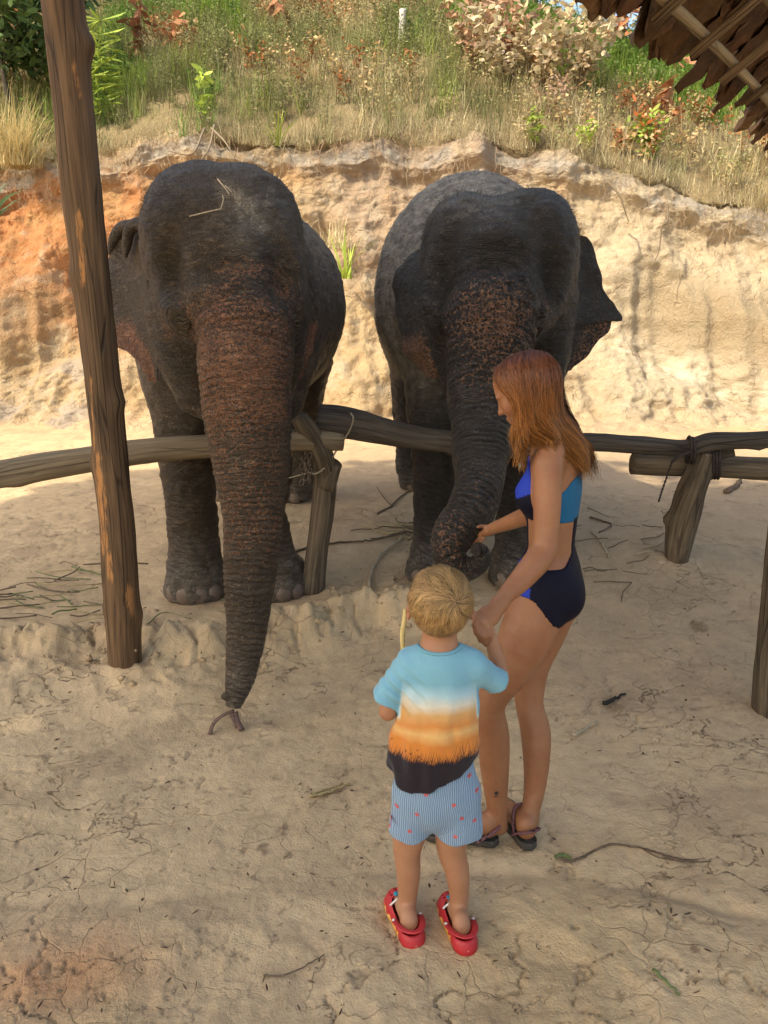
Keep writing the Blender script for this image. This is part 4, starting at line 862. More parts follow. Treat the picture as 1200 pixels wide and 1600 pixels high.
plant('bush', 'yellow-green bush on the bank lip above the right elephant', 'bush', sapling(YG, .12, .05, .5, 9, 120, -.1), on_hill(836, 232))
plant('bush', 'small bright green sprout on the bank lip right of the yellow-green bush', 'bush', sapling(YG*1.6, .16, .07, .4, 6, 60, -.2), on_hill(915, 242))
def redbush(a, b): shrub(a, b, .75, 16, 260, .14, .055, YG*1.05, lean=.7, droop=-.3); shrub(a, b+[0, 0, .1], .8, 10, 90, .13, .05, np.array([.42, .13, .04]), lean=.6, droop=-.4)
plant('bush', 'rounded bush with green and red-orange leaves on the bank edge at right', 'bush', redbush, on_hill(1012, 262))
def dryshrub(a, b): [shrub(a, b+[dx_, 0, 0], 1.5, 16, 520, .15, .075, np.array([.56, .46, .30]), lean=.9, droop=.25) for dx_ in (-.6, 0, .6)]
plant('dry_shrub', 'large shrub covered in pale beige dead leaves near the hilltop', 'shrub', dryshrub, on_hill(845, 150))
def dryshrub2(a, b): [shrub(a, b+[dx_, 0, 0], 1.3, 14, 420, .14, .07, np.array([.48, .30, .19]), lean=.9, droop=.25) for dx_ in (-.3, .3)]
plant('dry_shrub', 'pinkish-brown dead-leaved shrub left of the large beige one', 'shrub', dryshrub2, on_hill(768, 120))
plant('dry_shrub', 'clump of pinkish dry leaves on the slope above the right elephant', 'shrub', lambda a, b: shrub(a, b, .7, 12, 200, .09, .04, np.array([.42, .27, .19]), lean=.7), on_hill(862, 190))
plant('dry_shrub', 'small heap of pale dead leaves beside the red and green bush', 'shrub', lambda a, b: shrub(a, b, .4, 8, 60, .13, .07, BEIGE*1.1, lean=1.), on_hill(968, 240))
plant('sapling', 'sapling with hanging orange-brown leaves below the thatch', 'plant', sapling(RUSTY*1.1, .34, .13, 1.2, 3, 22, .9), on_hill(1035, 210))
plant('sapling', 'tall sapling with clusters of orange dead leaves under the roof corner', 'plant', sapling(RUSTY*1.15, .32, .13, 2.2, 5, 90, .6), on_hill(968, 110))
# clumps rooted in the face of the bank between the elephants
plant('green_clump', 'green blade-leaved plant growing from the bank between the elephants', 'plant', lambda a, b: fan(a, b, 18, .7, YG*1.4, 1.35, .04), pt(540, 432, 11.1))
plant('grass_tussock', 'dry straw tuft hanging on the bank face between the elephants', 'grass', lambda a, b: tuft(a, b, 110, .55, PALE*1.05, .012, 1.5, .1, 6, 1.3), pt(522, 385, 11.6))
def agave(a, b): fan(a, b, 16, .75, np.array([.09, .15, .08]), 1.3, .07)
plant('agave', 'grey-green broad-bladed plant at the left edge on the orange bank', 'plant', agave, pt(-12, 345, 11.0))
a = Acc(); b = on_hill(629, 74); log(a, [b-[0, 0, .1], b+[0, 0, .25], b+[0, 0, .58]], [.075, .07, .065], 14, 10); tag(a.build('stump_post', wood_mat('white_wood', (.35, .33, .3), (.62, .6, .56)), base=b), 'short pale post standing on the hillside above the elephants', 'post')

# trees along the hilltop
def tree(label, b, H, rc, nl, c, seed, lean=0., trunkr=.12, cz=.6, leafl=.16):
    r0 = np.random.RandomState(seed); t = thing('tree', label, 'tree', b); a = Acc(); b = np.array(b)
    tp = catmull([b-[0, 0, .3], b+[lean*.3+r0.normal()*.1, 0, H*.35], b+[lean*.6, r0.normal()*.2, H*.7], b+[lean, 0, H]], 16); log(a, tp[::3], np.linspace(trunkr, trunkr*.35, len(tp[::3])), 12)
    cl = []
    for k in range(9):
        z0 = tp[r0.randint(6, 15)]; az = r0.uniform(0, 6.28); e = z0+np.array([math.cos(az)*rc*r0.uniform(.5, 1), math.sin(az)*rc*r0.uniform(.5, 1), r0.uniform(.2, .9)]); add_tube(a, catmull([z0, (z0+e)/2+[0, 0, .15], e], 6), np.linspace(trunkr*.35, .012, 6), (.5,)*3, 6); cl += [e, (e+z0)/2]
    a.build('trunk', M_BARK, t); f = Acc(); n = nl
    k = r0.randint(0, len(cl), n); P = np.array(cl)[k]+r0.normal(size=(n, 3))*[rc*.27, rc*.27, rc*.2]; sh = np.array([r0.uniform(.6, 1.3) for _ in cl])[k]
    leaves(f, P, np.c_[r0.normal(size=(n, 2)), r0.normal(size=n)*.5-.3], leafl, leafl*.42, jit(c, n, .35)*sh[:, None]); f.build('crown', M_LEAF, t, smooth=False)
def crest(x, off=.4):
    cr = float(np.interp(x, [-12, -3, 1, 2.5, 5, 9], [5.6, 5.3, 4.6, 4.3, 4.3, 5.2])); return hp(x, cr+off)
TL = [('dark green leafy tree on the hilltop left of the beige shrub', 1.2, .3, 2.6, 1.3, 2600, DKG*1.6, 1), ('bright green bush-like tree behind the beige shrub', 2.0, .6, 1.8, 1.1, 2200, GREEN*1.2, 2),
      ('slim tree on the hilltop where the sky shows through', 3.0, 1.6, 4.2, 1.3, 700, OLIVE*.8, 3), ('grey-trunked tree on the hilltop left of the roof corner', 4.1, .3, 4.5, 1.5, 1500, GREEN*.9, 4),
      ('leafy tree at the top right half hidden by the thatch', 5.2, .2, 4, 1.6, 2600, GREEN, 5), ('slender leaning tree behind the roof corner', 4.6, 1.2, 4.5, 1.3, 1200, OLIVE, 6),
      ('dark tree far right behind the thatch', 7.0, .8, 4.5, 2.0, 2600, DKG*1.8, 7), ('dark green tree above the centre of the hill', -.6, 1.2, 3.0, 1.5, 2200, DKG*1.6, 8), ('tree over the left part of the hilltop', -3.0, 1.3, 3.2, 1.6, 2400, GREEN*.8, 9), ('dense tree on the far left of the hill', -6.5, .6, 3.5, 1.8, 2400, GREEN*.9, 10)]
for lab, x, off, H, rc, nl, c, sd in TL: tree(lab, crest(x, off), H, rc, nl, c, sd, .3*((sd % 3)-1), .10 if sd in (3, 4, 6) else .14)
tree('dark-leaved young tree on the slope at the left edge of the picture', on_hill(20, 190), 1.9, .9, 1500, np.array([.07, .115, .035]), 21, -.2, .05, leafl=.2)
tree('thin young tree behind the brown post, with broad green leaves', on_hill(120, 150), 2.0, .7, 500, np.array([.09, .15, .05]), 22, -.3, .04, leafl=.24)
plant('sapling', 'big dry orange leaves of a sapling in the top left corner', 'plant', sapling(RUSTY*1.0, .32, .12, 1.5, 3, 60, .4), on_hill(30, 95))

# ------------------------------------------------------------------ thatched roof corner over the people
roof = thing('thatched_roof', 'brown leaf-thatched roof corner with pale bamboo battens at the top right', 'roof', (1.6, 3.2, 2.7))
ED = np.array([pt(975, 12, 2.78), pt(1200, 205, 4.5)]); e0, e1_ = ED[0], ED[1]; e0 = e0.copy(); e1_ = e1_.copy()
zE = 2.72; e0[2] = zE; e1_[2] = zE-.02
ez = (e1_-e0); eL = np.linalg.norm(ez); ez = ez/eL; inn = np.array([ez[1], -ez[0], 0]); upd = inn*math.cos(.62)+np.array([0, 0, math.sin(.62)]); rn = np.cross(ez, upd); rn = rn if rn[2] > 0 else -rn
M_DLEAF = M('dry_thatch_leaf', .75, .2); _p = M_DLEAF.pos(); _c = M_DLEAF.attr('col', 'Color'); _f = M_DLEAF.noise(_p, 25, 6, .65, .5)
M_DLEAF = M_DLEAF.out(M_DLEAF.mix(M_DLEAF.mapr(_f, .3, .7, 0, .7), _c, (.035, .018, .010)), M_DLEAF.bump(M_DLEAF.noise(_p, 60, 5, .6, .8), .9, .006))
def RP(u, v, w_=0.): return e0+ez*u+upd*v+rn*w_
cnt = 0
for row in range(9):
    v0 = .03+row*.16
    for j in range(54):
        if cnt >= 298: break
        u = -.38+j*.105+rng.uniform(-.04, .04)
        if u > eL+1.2: continue
        L, W_ = rng.uniform(.34, .46), rng.uniform(.14, .25); yaw = rng.normal(0, .28); w0 = .055+.012*row+rng.uniform(0, .03)
        nu, nv = 7, 10; S_, T_ = np.meshgrid(np.linspace(0, 1, nv), np.linspace(-1, 1, nu), indexing='ij'); wid = W_*.5*np.sqrt(np.clip(1-(np.abs(S_-.48)/.53)**2.6, .0, 1))*(1+.10*np.sin(S_*21+cnt))
        uu = T_*wid; vv = .30-S_*L; q = np.c_[S_.ravel()*3+cnt, T_.ravel()*2, 0*S_.ravel()]; ru = (.028*noise(q, 1.6, 2.)+.014*noise(q, 4., 3.)).reshape(S_.shape)
        curl = -.05*(T_**2)*rng.uniform(-.3, 1.)*S_+ru-S_*.01-(.05*np.clip(S_-.6, 0, 1)*rng.uniform(0, 2) if row == 0 else 0)
        cu, su = math.cos(yaw), math.sin(yaw); U_ = uu*cu-vv*su; V_ = uu*su+vv*cu
        G = e0+ez*(u+U_)[..., None]+upd*(v0+V_)[..., None]+rn*(w0+curl)[..., None]
        i = (np.arange(nv-1)[:, None]*nu+np.arange(nu-1)[None]).ravel()
        cl_ = jit((.17, .092, .045) if rng.rand() < .8 else (.25, .145, .07), 1, .3)[0]
        mesh('leaf', G.reshape(-1, 3), np.stack([i, i+1, i+nu+1, i+nu], 1), M_DLEAF, roof, col=np.repeat(cl_[None], nu*nv, 0)); cnt += 1
a = Acc(); V = [RP(-.4, .28, .09), RP(eL+1.6, .28, .09), RP(eL+1.6, 3.4, .16), RP(-3.2, 3.4, .16)]; V = np.vstack([V, np.array(V)+rn*.05]); a.add(V, [[0, 1, 2, 3], [7, 6, 5, 4], [0, 4, 5, 1], [1, 5, 6, 2], [2, 6, 7, 3], [3, 7, 4, 0]], (.09, .05, .025)); a.build('thatch_backing', M_DLEAF, roof, smooth=False)
M_BATTEN = wood_mat('bamboo_batten', (.26, .19, .11), (.44, .34, .21)); M_RAFT = wood_mat('dark_rafter', (.11, .068, .036), (.27, .175, .10))
for v, r, mm in ((.07, .019, M_BATTEN), (.27, .010, M_RAFT), (.305, .010, M_RAFT), (.52, .013, M_RAFT), (.80, .013, M_RAFT)):
    a = Acc(); log(a, [RP(-.42, v, -.035), RP(eL*.5, v+.02, -.032), RP(eL+1.4, v, -.035)], [r]*3, 10, 40, .02, v*30); a.build('batten', mm, roof)
for k, u in enumerate(np.arange(-.30, eL+1.2, .42)):
    a = Acc(); log(a, [RP(u, .02, -.070), RP(u+.02, .9, -.070), RP(u, 2.0, -.070)], [.018, .020, .022], 10, 24, .03, 40+k); a.build('rafter', M_RAFT, roof)
# ------------------------------------------------------------------ people
def skin(name, base, dark):
    m = M(name, .5, .35); p = m.pos(); n = m.noise(p, 9, 5, .6); n2 = m.noise(p, 160, 4, .6)
    cc = m.mix(m.mapr(n, .3, .7), base, dark); cc = m.mix(m.mapr(n2, .55, .75, 0, .3), cc, tuple(x*.7 for x in dark)); cc = m.mix(m.mapr(m.noise(p, 28, 5, .65), .45, .75, 0, .35), cc, (dark[0]*1.1, dark[1]*.8, dark[2]*.8)); cc = m.mix(m.mapr(m.vor(p, 75), .10, .05, 0, .35), cc, tuple(x*.55 for x in dark))
    rd = m.attr('red'); cc = m.mix(rd, cc, (.42, .12, .08))
    m.b.inputs['Subsurface Weight'].default_value = .12; m.b.inputs['Subsurface Radius'].default_value = (.6, .2, .1); m.b.inputs['Subsurface Scale'].default_value = .012
    return m.out(cc, m.bump(m.noise(p, 300, 4), .25, .0012))
M_SKW = skin('tanned_skin', (.34, .155, .075), (.26, .108, .050)); M_SKB = skin('child_skin', (.40, .20, .112), (.33, .155, .082))
def cloth(name, rough=.85):
    m = M(name, rough, .2); p = m.pos(); f = m.n('VectorMath', operation='MULTIPLY', i0=p, i1=(900., 900., 900.)).outputs[0]
    m.b.inputs['Sheen Weight'].default_value = .15
    h = m.math('ADD', m.noise(p, 700, 2), m.math('MULTIPLY', m.noise(p, 18, 4, .6, .8), 3.)); return m, p, h
def bvh_of(o, base):
    from mathutils.bvhtree import BVHTree
    me = o.data; vs = [Vector(v.co)+Vector(base) for v in me.vertices]; return BVHTree.FromPolygons(vs, [tuple(p.vertices) for p in me.polygons])
def decal(name, bvh, px, py, Y, polys, scale, mat, parent, off=.0012, dirv=(0, 1, 0)):
    c0 = pt(px, py, Y); V = []; F = []
    d = Vector(dirv)
    for pol in polys:
        k = len(V); ok = []
        for a_, b_ in pol:
            o_ = Vector((c0[0]+a_*scale, c0[1], c0[2]+b_*scale))-d*.4; h, nrm, _, _ = bvh.ray_cast(o_, d)
            if h is None: h = o_+d*.4; nrm = -d
            V.append(tuple(h-d*off)); ok.append(len(V)-1)
        F.append(tuple(ok))
    me = bpy.data.meshes.new(name); b = parent.matrix_basis.translation if parent.parent is None else parent.parent.matrix_basis.translation
    me.from_pydata([tuple(Vector(v)-b) for v in V], [], F); me.materials.append(mat); o = bpy.data.objects.new(name, me); COL.objects.link(o); o.parent = parent; return o

# ---- the woman
wb = ptz(800, 1300, 0.); woman = thing('person', 'woman with long red-blonde hair in a blue cut-out swimsuit, head bowed, touching the curled trunk', 'person', (wb[0], 2.3, gz(wb[0], 2.3)))
fw = np.array([-.93, .37, 0]); fw /= np.linalg.norm(fw); lt = np.array([-fw[1], fw[0], 0])*-1
RW_ = np.stack([fw, lt, [0, 0, 1]], 1)
TOR = [((866, 762, 2.39), (.082, .138, .13), .05), ((868, 712, 2.39), (.068, .155, .062), .06), ((836, 774, 2.31), (.056, .056, .062), .045), ((832, 774, 2.45), (.055, .056, .062), .045),
       ((862, 832, 2.38), (.072, .110, .13), .05), ((862, 893, 2.38), (.088, .138, .085), .05), ((876, 932, 2.32), (.074, .078, .080), .05), ((878, 930, 2.46), (.072, .078, .080), .05), ((846, 905, 2.36), (.078, .12, .08), .05)]
def torso(s, g=0.):
    for q, r, k in TOR: s.ell(pt(*q), np.array(r)+g, k, RW_)
    return s
LA = [(842, 938, 2.31, 43), (825, 985, 2.29, 43), (799, 1040, 2.27, 34), (773, 1085, 2.26, 24.5), (767, 1110, 2.26, 21.5), (771, 1150, 2.28, 25), (773, 1200, 2.28, 22.5), (775, 1240, 2.28, 18), (777, 1268, 2.285, 15.5), (780, 1290, 2.29, 14)]
LB = [(860, 940, 2.46, 42), (846, 985, 2.45, 38), (830, 1035, 2.43, 30), (826, 1075, 2.41, 25), (828, 1105, 2.39, 21.5), (837, 1145, 2.37, 23.5), (838, 1195, 2.34, 20), (835, 1235, 2.32, 16.5), (830, 1262, 2.30, 14.5), (829, 1285, 2.29, 13)]
s = torso(SDF())
for L_ in (LA, LB): P, R = pth(L_); s.path(P, R, .03, 26)
P, R = pth([(850, 668, 2.38, 23), (858, 690, 2.39, 25), (866, 706, 2.39, 30)]); s.path(P, R, .03)
AL = [(861, 706, 2.27, 21), (856, 735, 2.245, 23), (855, 790, 2.22, 21.5), (853, 835, 2.20, 19.5), (850, 860, 2.185, 20), (838, 878, 2.16, 21), (812, 908, 2.11, 18), (787, 934, 2.06, 13), (780, 944, 2.045, 13)]
P, R = pth(AL); s.path(P, R, .025, 24)
AR = [(848, 712, 2.50, 20), (838, 770, 2.58, 17), (832, 800, 2.62, 16), (805, 813, 2.74, 13), (772, 825, 2.86, 9.5), (764, 829, 2.88, 9)]
P, R = pth(AR); s.path(P, R, .025, 20)
# left hand closed over the boy's hand
wr = pt(780, 944, 2.045); s.cap(wr, pt(765, 962, 2.02), .021, .026, .02, sq=((0, 1, 0), .62)); s.cap(pt(765, 962, 2.02), pt(757, 974, 2.0), .028, .027, .02, sq=((0, 1, 0), .55))
for q in ([(748, 962, 2.0, 5.6), (742, 976, 1.985, 5.2), (744, 990, 2.0, 4.6)], [(751, 971, 1.995, 5.6), (747, 988, 1.975, 5.2), (751, 1001, 1.995, 4.6)], [(758, 977, 1.995, 5.6), (755, 994, 1.975, 5.2), (759, 1007, 1.995, 4.4)], [(766, 979, 1.995, 5.4), (765, 992, 1.98, 4.8), (767, 1001, 1.995, 4.2)], [(768, 950, 2.04, 5.8), (756, 952, 2.06, 5.2), (747, 960, 2.07, 4.6)]):
    P, R = pth(q); s.path(P, R, .005)
# right hand slipped into the curl of the trunk
s.cap(pt(764, 829, 2.88), pt(752, 835, 2.91), .018, .021, .015, sq=((0, 0, 1), .6))
for q in ([(754, 831, 2.91, 3.6), (745, 834, 2.93, 3.4), (738, 839, 2.92, 3.)], [(752, 835, 2.91, 3.6), (743, 840, 2.92, 3.4), (738, 847, 2.90, 3.)], [(752, 839, 2.90, 3.6), (744, 845, 2.90, 3.4), (741, 852, 2.88, 3.)], [(755, 842, 2.89, 3.4), (749, 849, 2.88, 3.2), (747, 854, 2.86, 3.)], [(762, 824, 2.88, 3.6), (754, 822, 2.88, 3.4), (747, 823, 2.87, 3.)]):
    P, R = pth(q); s.path(P, R, .004)
# feet
def footsdf(s, heel, d, L, w_, z0):
    h = np.array([heel[0], heel[1], z0]); d = np.array([d[0], d[1], 0])/math.hypot(*d)
    s.ell(h+d*.028+[0, 0, .032], (.033, .028, .034), .02); s.path([h+d*.03+[0, 0, .06], h+d*L*.5+[0, 0, .045], h+d*L*.78+[0, 0, .026]], [.03, .028, .02], .02); s.cap(h+d*L*.3+[0, 0, .022], h+d*L*.75+[0, 0, .018], .026, .04, .02, sq=((0, 0, 1), .5))
    sd = np.array([-d[1], d[0], 0])
    for k in range(5): b = h+d*L*.78+sd*(k-2)*.0155+[0, 0, .016]; s.cap(b, b+d*(.045-.006*abs(k-1)), .0095, .008, .006)
zA = gz(.36, 2.28)+.024; hA = (.382, 2.262); dA = (-.93, .25); zB = gz(.45, 2.28)+.024; hB = (.497, 2.235); dB = (-.33, .94)
footsdf(s, hA, dA, .235, .08, zA); footsdf(s, hB, dB, .235, .08, zB)
# head bowed to the left
hc = pt(819, 598, 2.37); tilt = math.radians(28)
hf = fw*math.cos(tilt)+np.array([0, 0, -math.sin(tilt)]); hu = fw*math.sin(tilt)+np.array([0, 0, math.cos(tilt)]); HR = np.stack([hf, lt, hu], 1)
def hq(f, l, u): return hc+hf*f+lt*l+hu*u
s.ell(hq(0, 0, .008), (.094, .073, .086), .03, HR); s.ell(hq(.042, 0, -.055), (.050, .055, .070), .03, HR); s.cap(hq(.045, 0, -.105), hq(.062, 0, -.11), .024, .017, .03)
s.cap(hq(.05, 0, -.10), hq(-.015, .045, -.075), .018, .02, .03); s.cap(hq(.05, 0, -.10), hq(-.015, -.045, -.075), .018, .02, .03)
s.path([hq(.088, 0, -.018), hq(.100, 0, -.042), hq(.106, 0, -.052)], [.007, .009, .010], .012); s.ell(hq(.094, .010, -.054), (.009, .007, .007), .006); s.ell(hq(.094, -.010, -.054), (.009, .007, .007), .006)
s.ell(hq(.088, 0, -.078), (.010, .020, .006), .006, HR); s.ell(hq(.086, 0, -.089), (.010, .018, .006), .006, HR)
for sg in (1, -1):
    s.ell(hq(.078, sg*.030, -.020), (.012, .016, .009), .012, HR, sub=True); s.ell(hq(.073, sg*.030, -.022), (.012, .015, .010), .006, HR); s.ell(hq(.082, sg*.03, -.006), (.008, .02, .006), .012, HR)
    s.ell(hq(.060, sg*.042, -.045), (.02, .018, .02), .02, HR)
h = .0052; F, lo, ax = s.field(h); V, Q4 = nets(F, lo, h); V = relax(V, Q4, 1, .4)
red = .5*np.exp(-(((V-hq(.095, 0, -.083))/.014)**2).sum(1))+.25*np.exp(-(((V-hq(.07, -.045, -.05))/.02)**2).sum(1))
wbody = mesh('body', V, Q4, M_SKW, woman, attrs={'red': red})
# brows and lashes
M_BROW = simple('brow_hair', (.12, .05, .02), .7)
for sg in (-1, 1):
    a = Acc(); add_tube(a, catmull([hq(.090, sg*.014, -.004), hq(.088, sg*.03, .001), hq(.074, sg*.046, -.004)], 8), np.array([.0015]*4+[.001]*4)*1.5, (.5,)*3, 5); a.build('eyebrow', M_BROW, woman)
    a = Acc(); add_tube(a, catmull([hq(.083, sg*.018, -.028), hq(.085, sg*.03, -.031), hq(.074, sg*.045, -.027)], 8), .0016, (.5,)*3, 5)
    a.build('eyelash', M_BROW, woman)
# swimsuit
s2 = torso(SDF(), .0035); P, R = pth(LA[:3]); s2.path(P, R+.0035, .03, 12); P, R = pth(LB[:3]); s2.path(P, R+.0035, .03, 12)
h2 = .0050; F, lo, ax = s2.field(h2)
gx, gy, gzz = np.meshgrid(*ax, indexing='ij', sparse=True); c0 = pt(862, 832, 2.38)
sF = (gx-c0[0])*fw[0]+(gy-c0[1])*fw[1]; sL = (gx-c0[0])*lt[0]+(gy-c0[1])*lt[1]
Zp = lambda py: zof(py, 2.3)
def topz(sf, lo_, hf_, hb): return lo_+hf_*sstep(.02, .085, sf)+hb*sstep(-.03, -.09, sf)
tA = gzz-topz(sF, Zp(768), Zp(715)-Zp(768), Zp(740)-Zp(768)); bA = Zp(813)-gzz-.01*sstep(0, -.08, sF)
partA = np.maximum(tA, bA)
tB = gzz-(Zp(884)+(Zp(866)-Zp(884))*sstep(.04, .09, sF)+(Zp(850)-Zp(884))*sstep(-.055, -.088, sF)); zb = Zp(985)+(Zp(925)-Zp(985))*sstep(-.10, .035, sF); bB = zb-gzz
bB = np.minimum(bB, np.maximum(np.abs(sL+.02)-.035, Zp(978)-gzz)); partB = np.maximum(tB, bB)
strip = np.maximum(np.maximum(np.abs(sL+.01)-.035+.015*(sF < 0), Zp(890)-gzz), gzz-Zp(800))
Rg = np.minimum(np.minimum(partA, partB), strip); V, Q4 = nets(np.maximum(F, Rg.astype(np.float32)), lo, h2); V = relax(V, Q4, 2, .4)
s_ = (V-c0)@fw; l_ = (V-c0)@lt; z = V[:, 2]; TEAL = np.array([.010, .115, .235]); ROY = np.array([.018, .045, .36]); NAV = np.array([.004, .004, .014]); CY = np.array([.02, .28, .36])
c = np.tile(NAV, (len(V), 1)); top = z > Zp(850)
c[top & (s_ < .01)] = TEAL; f_ = top & (s_ >= .01) & (z-Zp(778)-(-(s_-.09))*.55 > 0); c[f_] = ROY
c[(z < Zp(868)) & (s_ > .030) & (z > Zp(945)) & (z < Zp(900)+.6*(s_-.03))] = ROY; c[top & (np.abs(l_+.01) < .03) & (s_ < 0) & (z < Zp(812))] = NAV
m = M('swimsuit_fabric', .6, .15); p = m.pos(); M_SUIT = m.out(m.attr('col', 'Color'), m.bump(m.math('ADD', m.noise(p, 900, 2), m.math('MULTIPLY', m.noise(p, 22, 3, .5, .7), 1.5)), .35, .0025))
mesh('swimsuit', V, Q4, M_SUIT, woman, col=c)
a = Acc()
for Ls in ([(818, 728, 2.335), (824, 706, 2.32), (832, 688, 2.31), (846, 678, 2.33), (868, 690, 2.36), (893, 712, 2.37), (908, 742, 2.37)], [(812, 732, 2.45), (822, 700, 2.46), (850, 688, 2.46), (890, 705, 2.47), (905, 742, 2.45)]): add_tube(a, catmull([pt(*q) for q in Ls], 24), .008, CY, 8, .4)
a.build('swimsuit_strap', M_SUIT, woman)
# sandals
M_SOLE = simple('sandal_sole', (.065, .055, .045), .8, .25, .3, 60, .4); M_STRAP = M('sandal_webbing', .8, .2); _p = M_STRAP.pos(); M_STRAP = M_STRAP.out(M_STRAP.mix(M_STRAP.mapr(M_STRAP.vor(M_STRAP.scale(_p, (1, 1, 1.6)), 60), .25, .5), (.012, .010, .013), (.17, .075, .08)), M_STRAP.bump(M_STRAP.noise(_p, 500, 2), .5, .001))
def sandal(hl, d, zg, L, sgn):
    d = np.array([d[0], d[1], 0]); d /= np.linalg.norm(d); sd = np.array([-d[1], d[0], 0]); o0 = np.array([hl[0], hl[1], zg])
    n = 26; t = np.linspace(0, 1, n); wd = .034+.017*sstep(.35, .75, t)-.004*np.sin(t*6); wd = wd*np.sqrt(np.clip(1-((t-.5)/.5)**8, 0, 1))+.001
    ctr = o0-d*.012+d[None]*(t*(L+.03))[:, None]; rings = []
    for zz, f in ((-.024, .95), (-.020, 1.04), (-.004, 1.0), (.004, 1.04), (.004, .93), (-.002, .90)): rings.append(np.stack([ctr+sd*(wd*f)[:, None]+[0, 0, zz], ctr-sd*(wd*f)[:, None]+[0, 0, zz]], 0))
    a = Acc(); K_ = np.array([np.vstack([r[0], r[1][::-1]]) for r in rings]); m_ = K_.shape[1]; V = K_.reshape(-1, 3); i = np.arange(len(rings)-1)[:, None]*m_; j = np.arange(m_)[None]; k = (j+1) % m_
    a.add(V, np.stack([i+j, i+k, i+m_+k, i+m_+j], -1).reshape(-1, 4), (.5,)*3)
    for base_ in (0, (len(rings)-1)*m_): q = np.arange(n-1); a.add(V, np.stack([base_+q, base_+q+1, base_+m_-2-q, base_+m_-1-q], 1), (.5,)*3)
    so = a.build('sandal', M_SOLE, woman); st = []
    def P_(f, s_, z_): return o0+d*f+sd*s_+[0, 0, z_]
    for nm, Ls in (('a', [P_(.055, .034, .0), P_(.025, .038, .028), P_(-.004, .022, .047), (P_(-.009, 0, .05)), P_(-.004, -.022, .047), P_(.025, -.038, .028), P_(.055, -.034, 0)]), ('b', [P_(.05, .036, .01), P_(.06, .036, .06), P_(.078, .022, .088), P_(.082, 0, .094), P_(.078, -.022, .088), P_(.06, -.036, .06), P_(.05, -.036, .01)]), ('c', [P_(.14, .044, .0), P_(.138, .036, .035), P_(.135, 0, .052), P_(.138, -.036, .035), P_(.14, -.044, 0)])):
        ac = Acc(); Q = catmull(Ls, 30); add_tube(ac, Q, .0115, (.5,)*3, 8, .45, up=None); 
        v = ac.build('strap', M_STRAP, so)
sandal(hA, dA, zA, .235, 1); sandal(hB, dB, zB, .235, 1)
M_TAT = simple('tattoo_ink', (.03, .03, .035), .7)
bw = bvh_of(wbody, woman.location); decal('tattoo', bw, 773, 1231, 2.27, [[(-2, 4), (2, 5), (4, 2), (3, -1), (-1, -2), (-3, 1)], [(-1, -2), (1, -2), (.5, -6), (-1, -7)], [(.5, -4), (4, -6), (4, -4.5), (1, -3)], [(0, -5), (-3.5, -7), (-3, -5.5)]], .0021, M_TAT, woman)

# ---- the woman's hair: guide curves from the scalp, strands between them
M_HAIR = M('hair', .52, .3); M_HAIR.b.inputs['Anisotropic'].default_value = .5; M_HAIR = M_HAIR.out(M_HAIR.attr('col', 'Color'))
def bvhV(V, Q):
    from mathutils.bvhtree import BVHTree
    return BVHTree.FromPolygons([tuple(v) for v in V], [tuple(q) for q in Q])
def lift_out(P, bv, g):
    for i in range(1, len(P)):
        h_, n_, _, d_ = bv.find_nearest(Vector(P[i]))
        if h_ is not None and (Vector(P[i])-h_).dot(n_) < g: P[i] = np.array(h_+n_*g)
    return P
def ribbon(P, r, cen):
    T = np.gradient(P, axis=0); o = P-cen; s_ = np.cross(T, o); s_ /= np.linalg.norm(s_, axis=1)[:, None]+1e-12; r = np.broadcast_to(r, (len(P),))[:, None]
    V = np.stack([P-s_*r, P+s_*r], 1).reshape(-1, 3); k = np.arange(len(P)-1)*2; return V, np.stack([k, k+1, k+3, k+2], 1)
def strands(acc, G, n, seg, spread, r, croot, ctip, wave=.006, nseed=0, jl=.28, cen=None):
    G = [catmull(g, seg) for g in G]; G = np.array(G); m_ = len(G)
    for i in range(n):
        u = rng.uniform(0, m_-1); k = min(int(u), m_-2); f = u-k; P = G[k]*(1-f)+G[k+1]*f
        t = np.linspace(0, 1, seg)[:, None]; off = rng.normal(size=3)*spread*(.35+.65*t); ph = rng.uniform(0, 6.28); wv = np.array([math.cos(ph), math.sin(ph), .3])
        P = P+off+wave*wv*np.sin(t*rng.uniform(7, 13)+ph)*t+np.array([.015, 0, 0])*np.sin(t*14+u*2.4)*t**1.5+.004*np.sin(u*23.)*(P-cen)/(np.linalg.norm(P-cen, axis=1)[:, None])*np.minimum(t*3, 1); m2 = int(seg*rng.uniform(1-jl, 1)) if jl else seg; P = lift_out(P, HB, rng.uniform(.0005, .003)+.005*(.5+.5*math.sin(u*23.)))
        c = np.asarray(croot)*(1-t)+np.asarray(ctip)*t; cln = np.sin(u*23.)*.5+np.sin(u*61.+1.)*.35+np.sin(u*9.)*.3; c = c*rng.uniform(.5, 1.25)*(1+.7*cln); V, Q = ribbon(P[:m2], r*(1-.6*t[:m2, 0]**2), cen); acc.add(V, Q, np.repeat(c[:m2], 2, 0))
def gd(*L): return [pt(*q) for q in L]
yN = 2.285   # near side of the head
crown = (832, 552, 2.37)
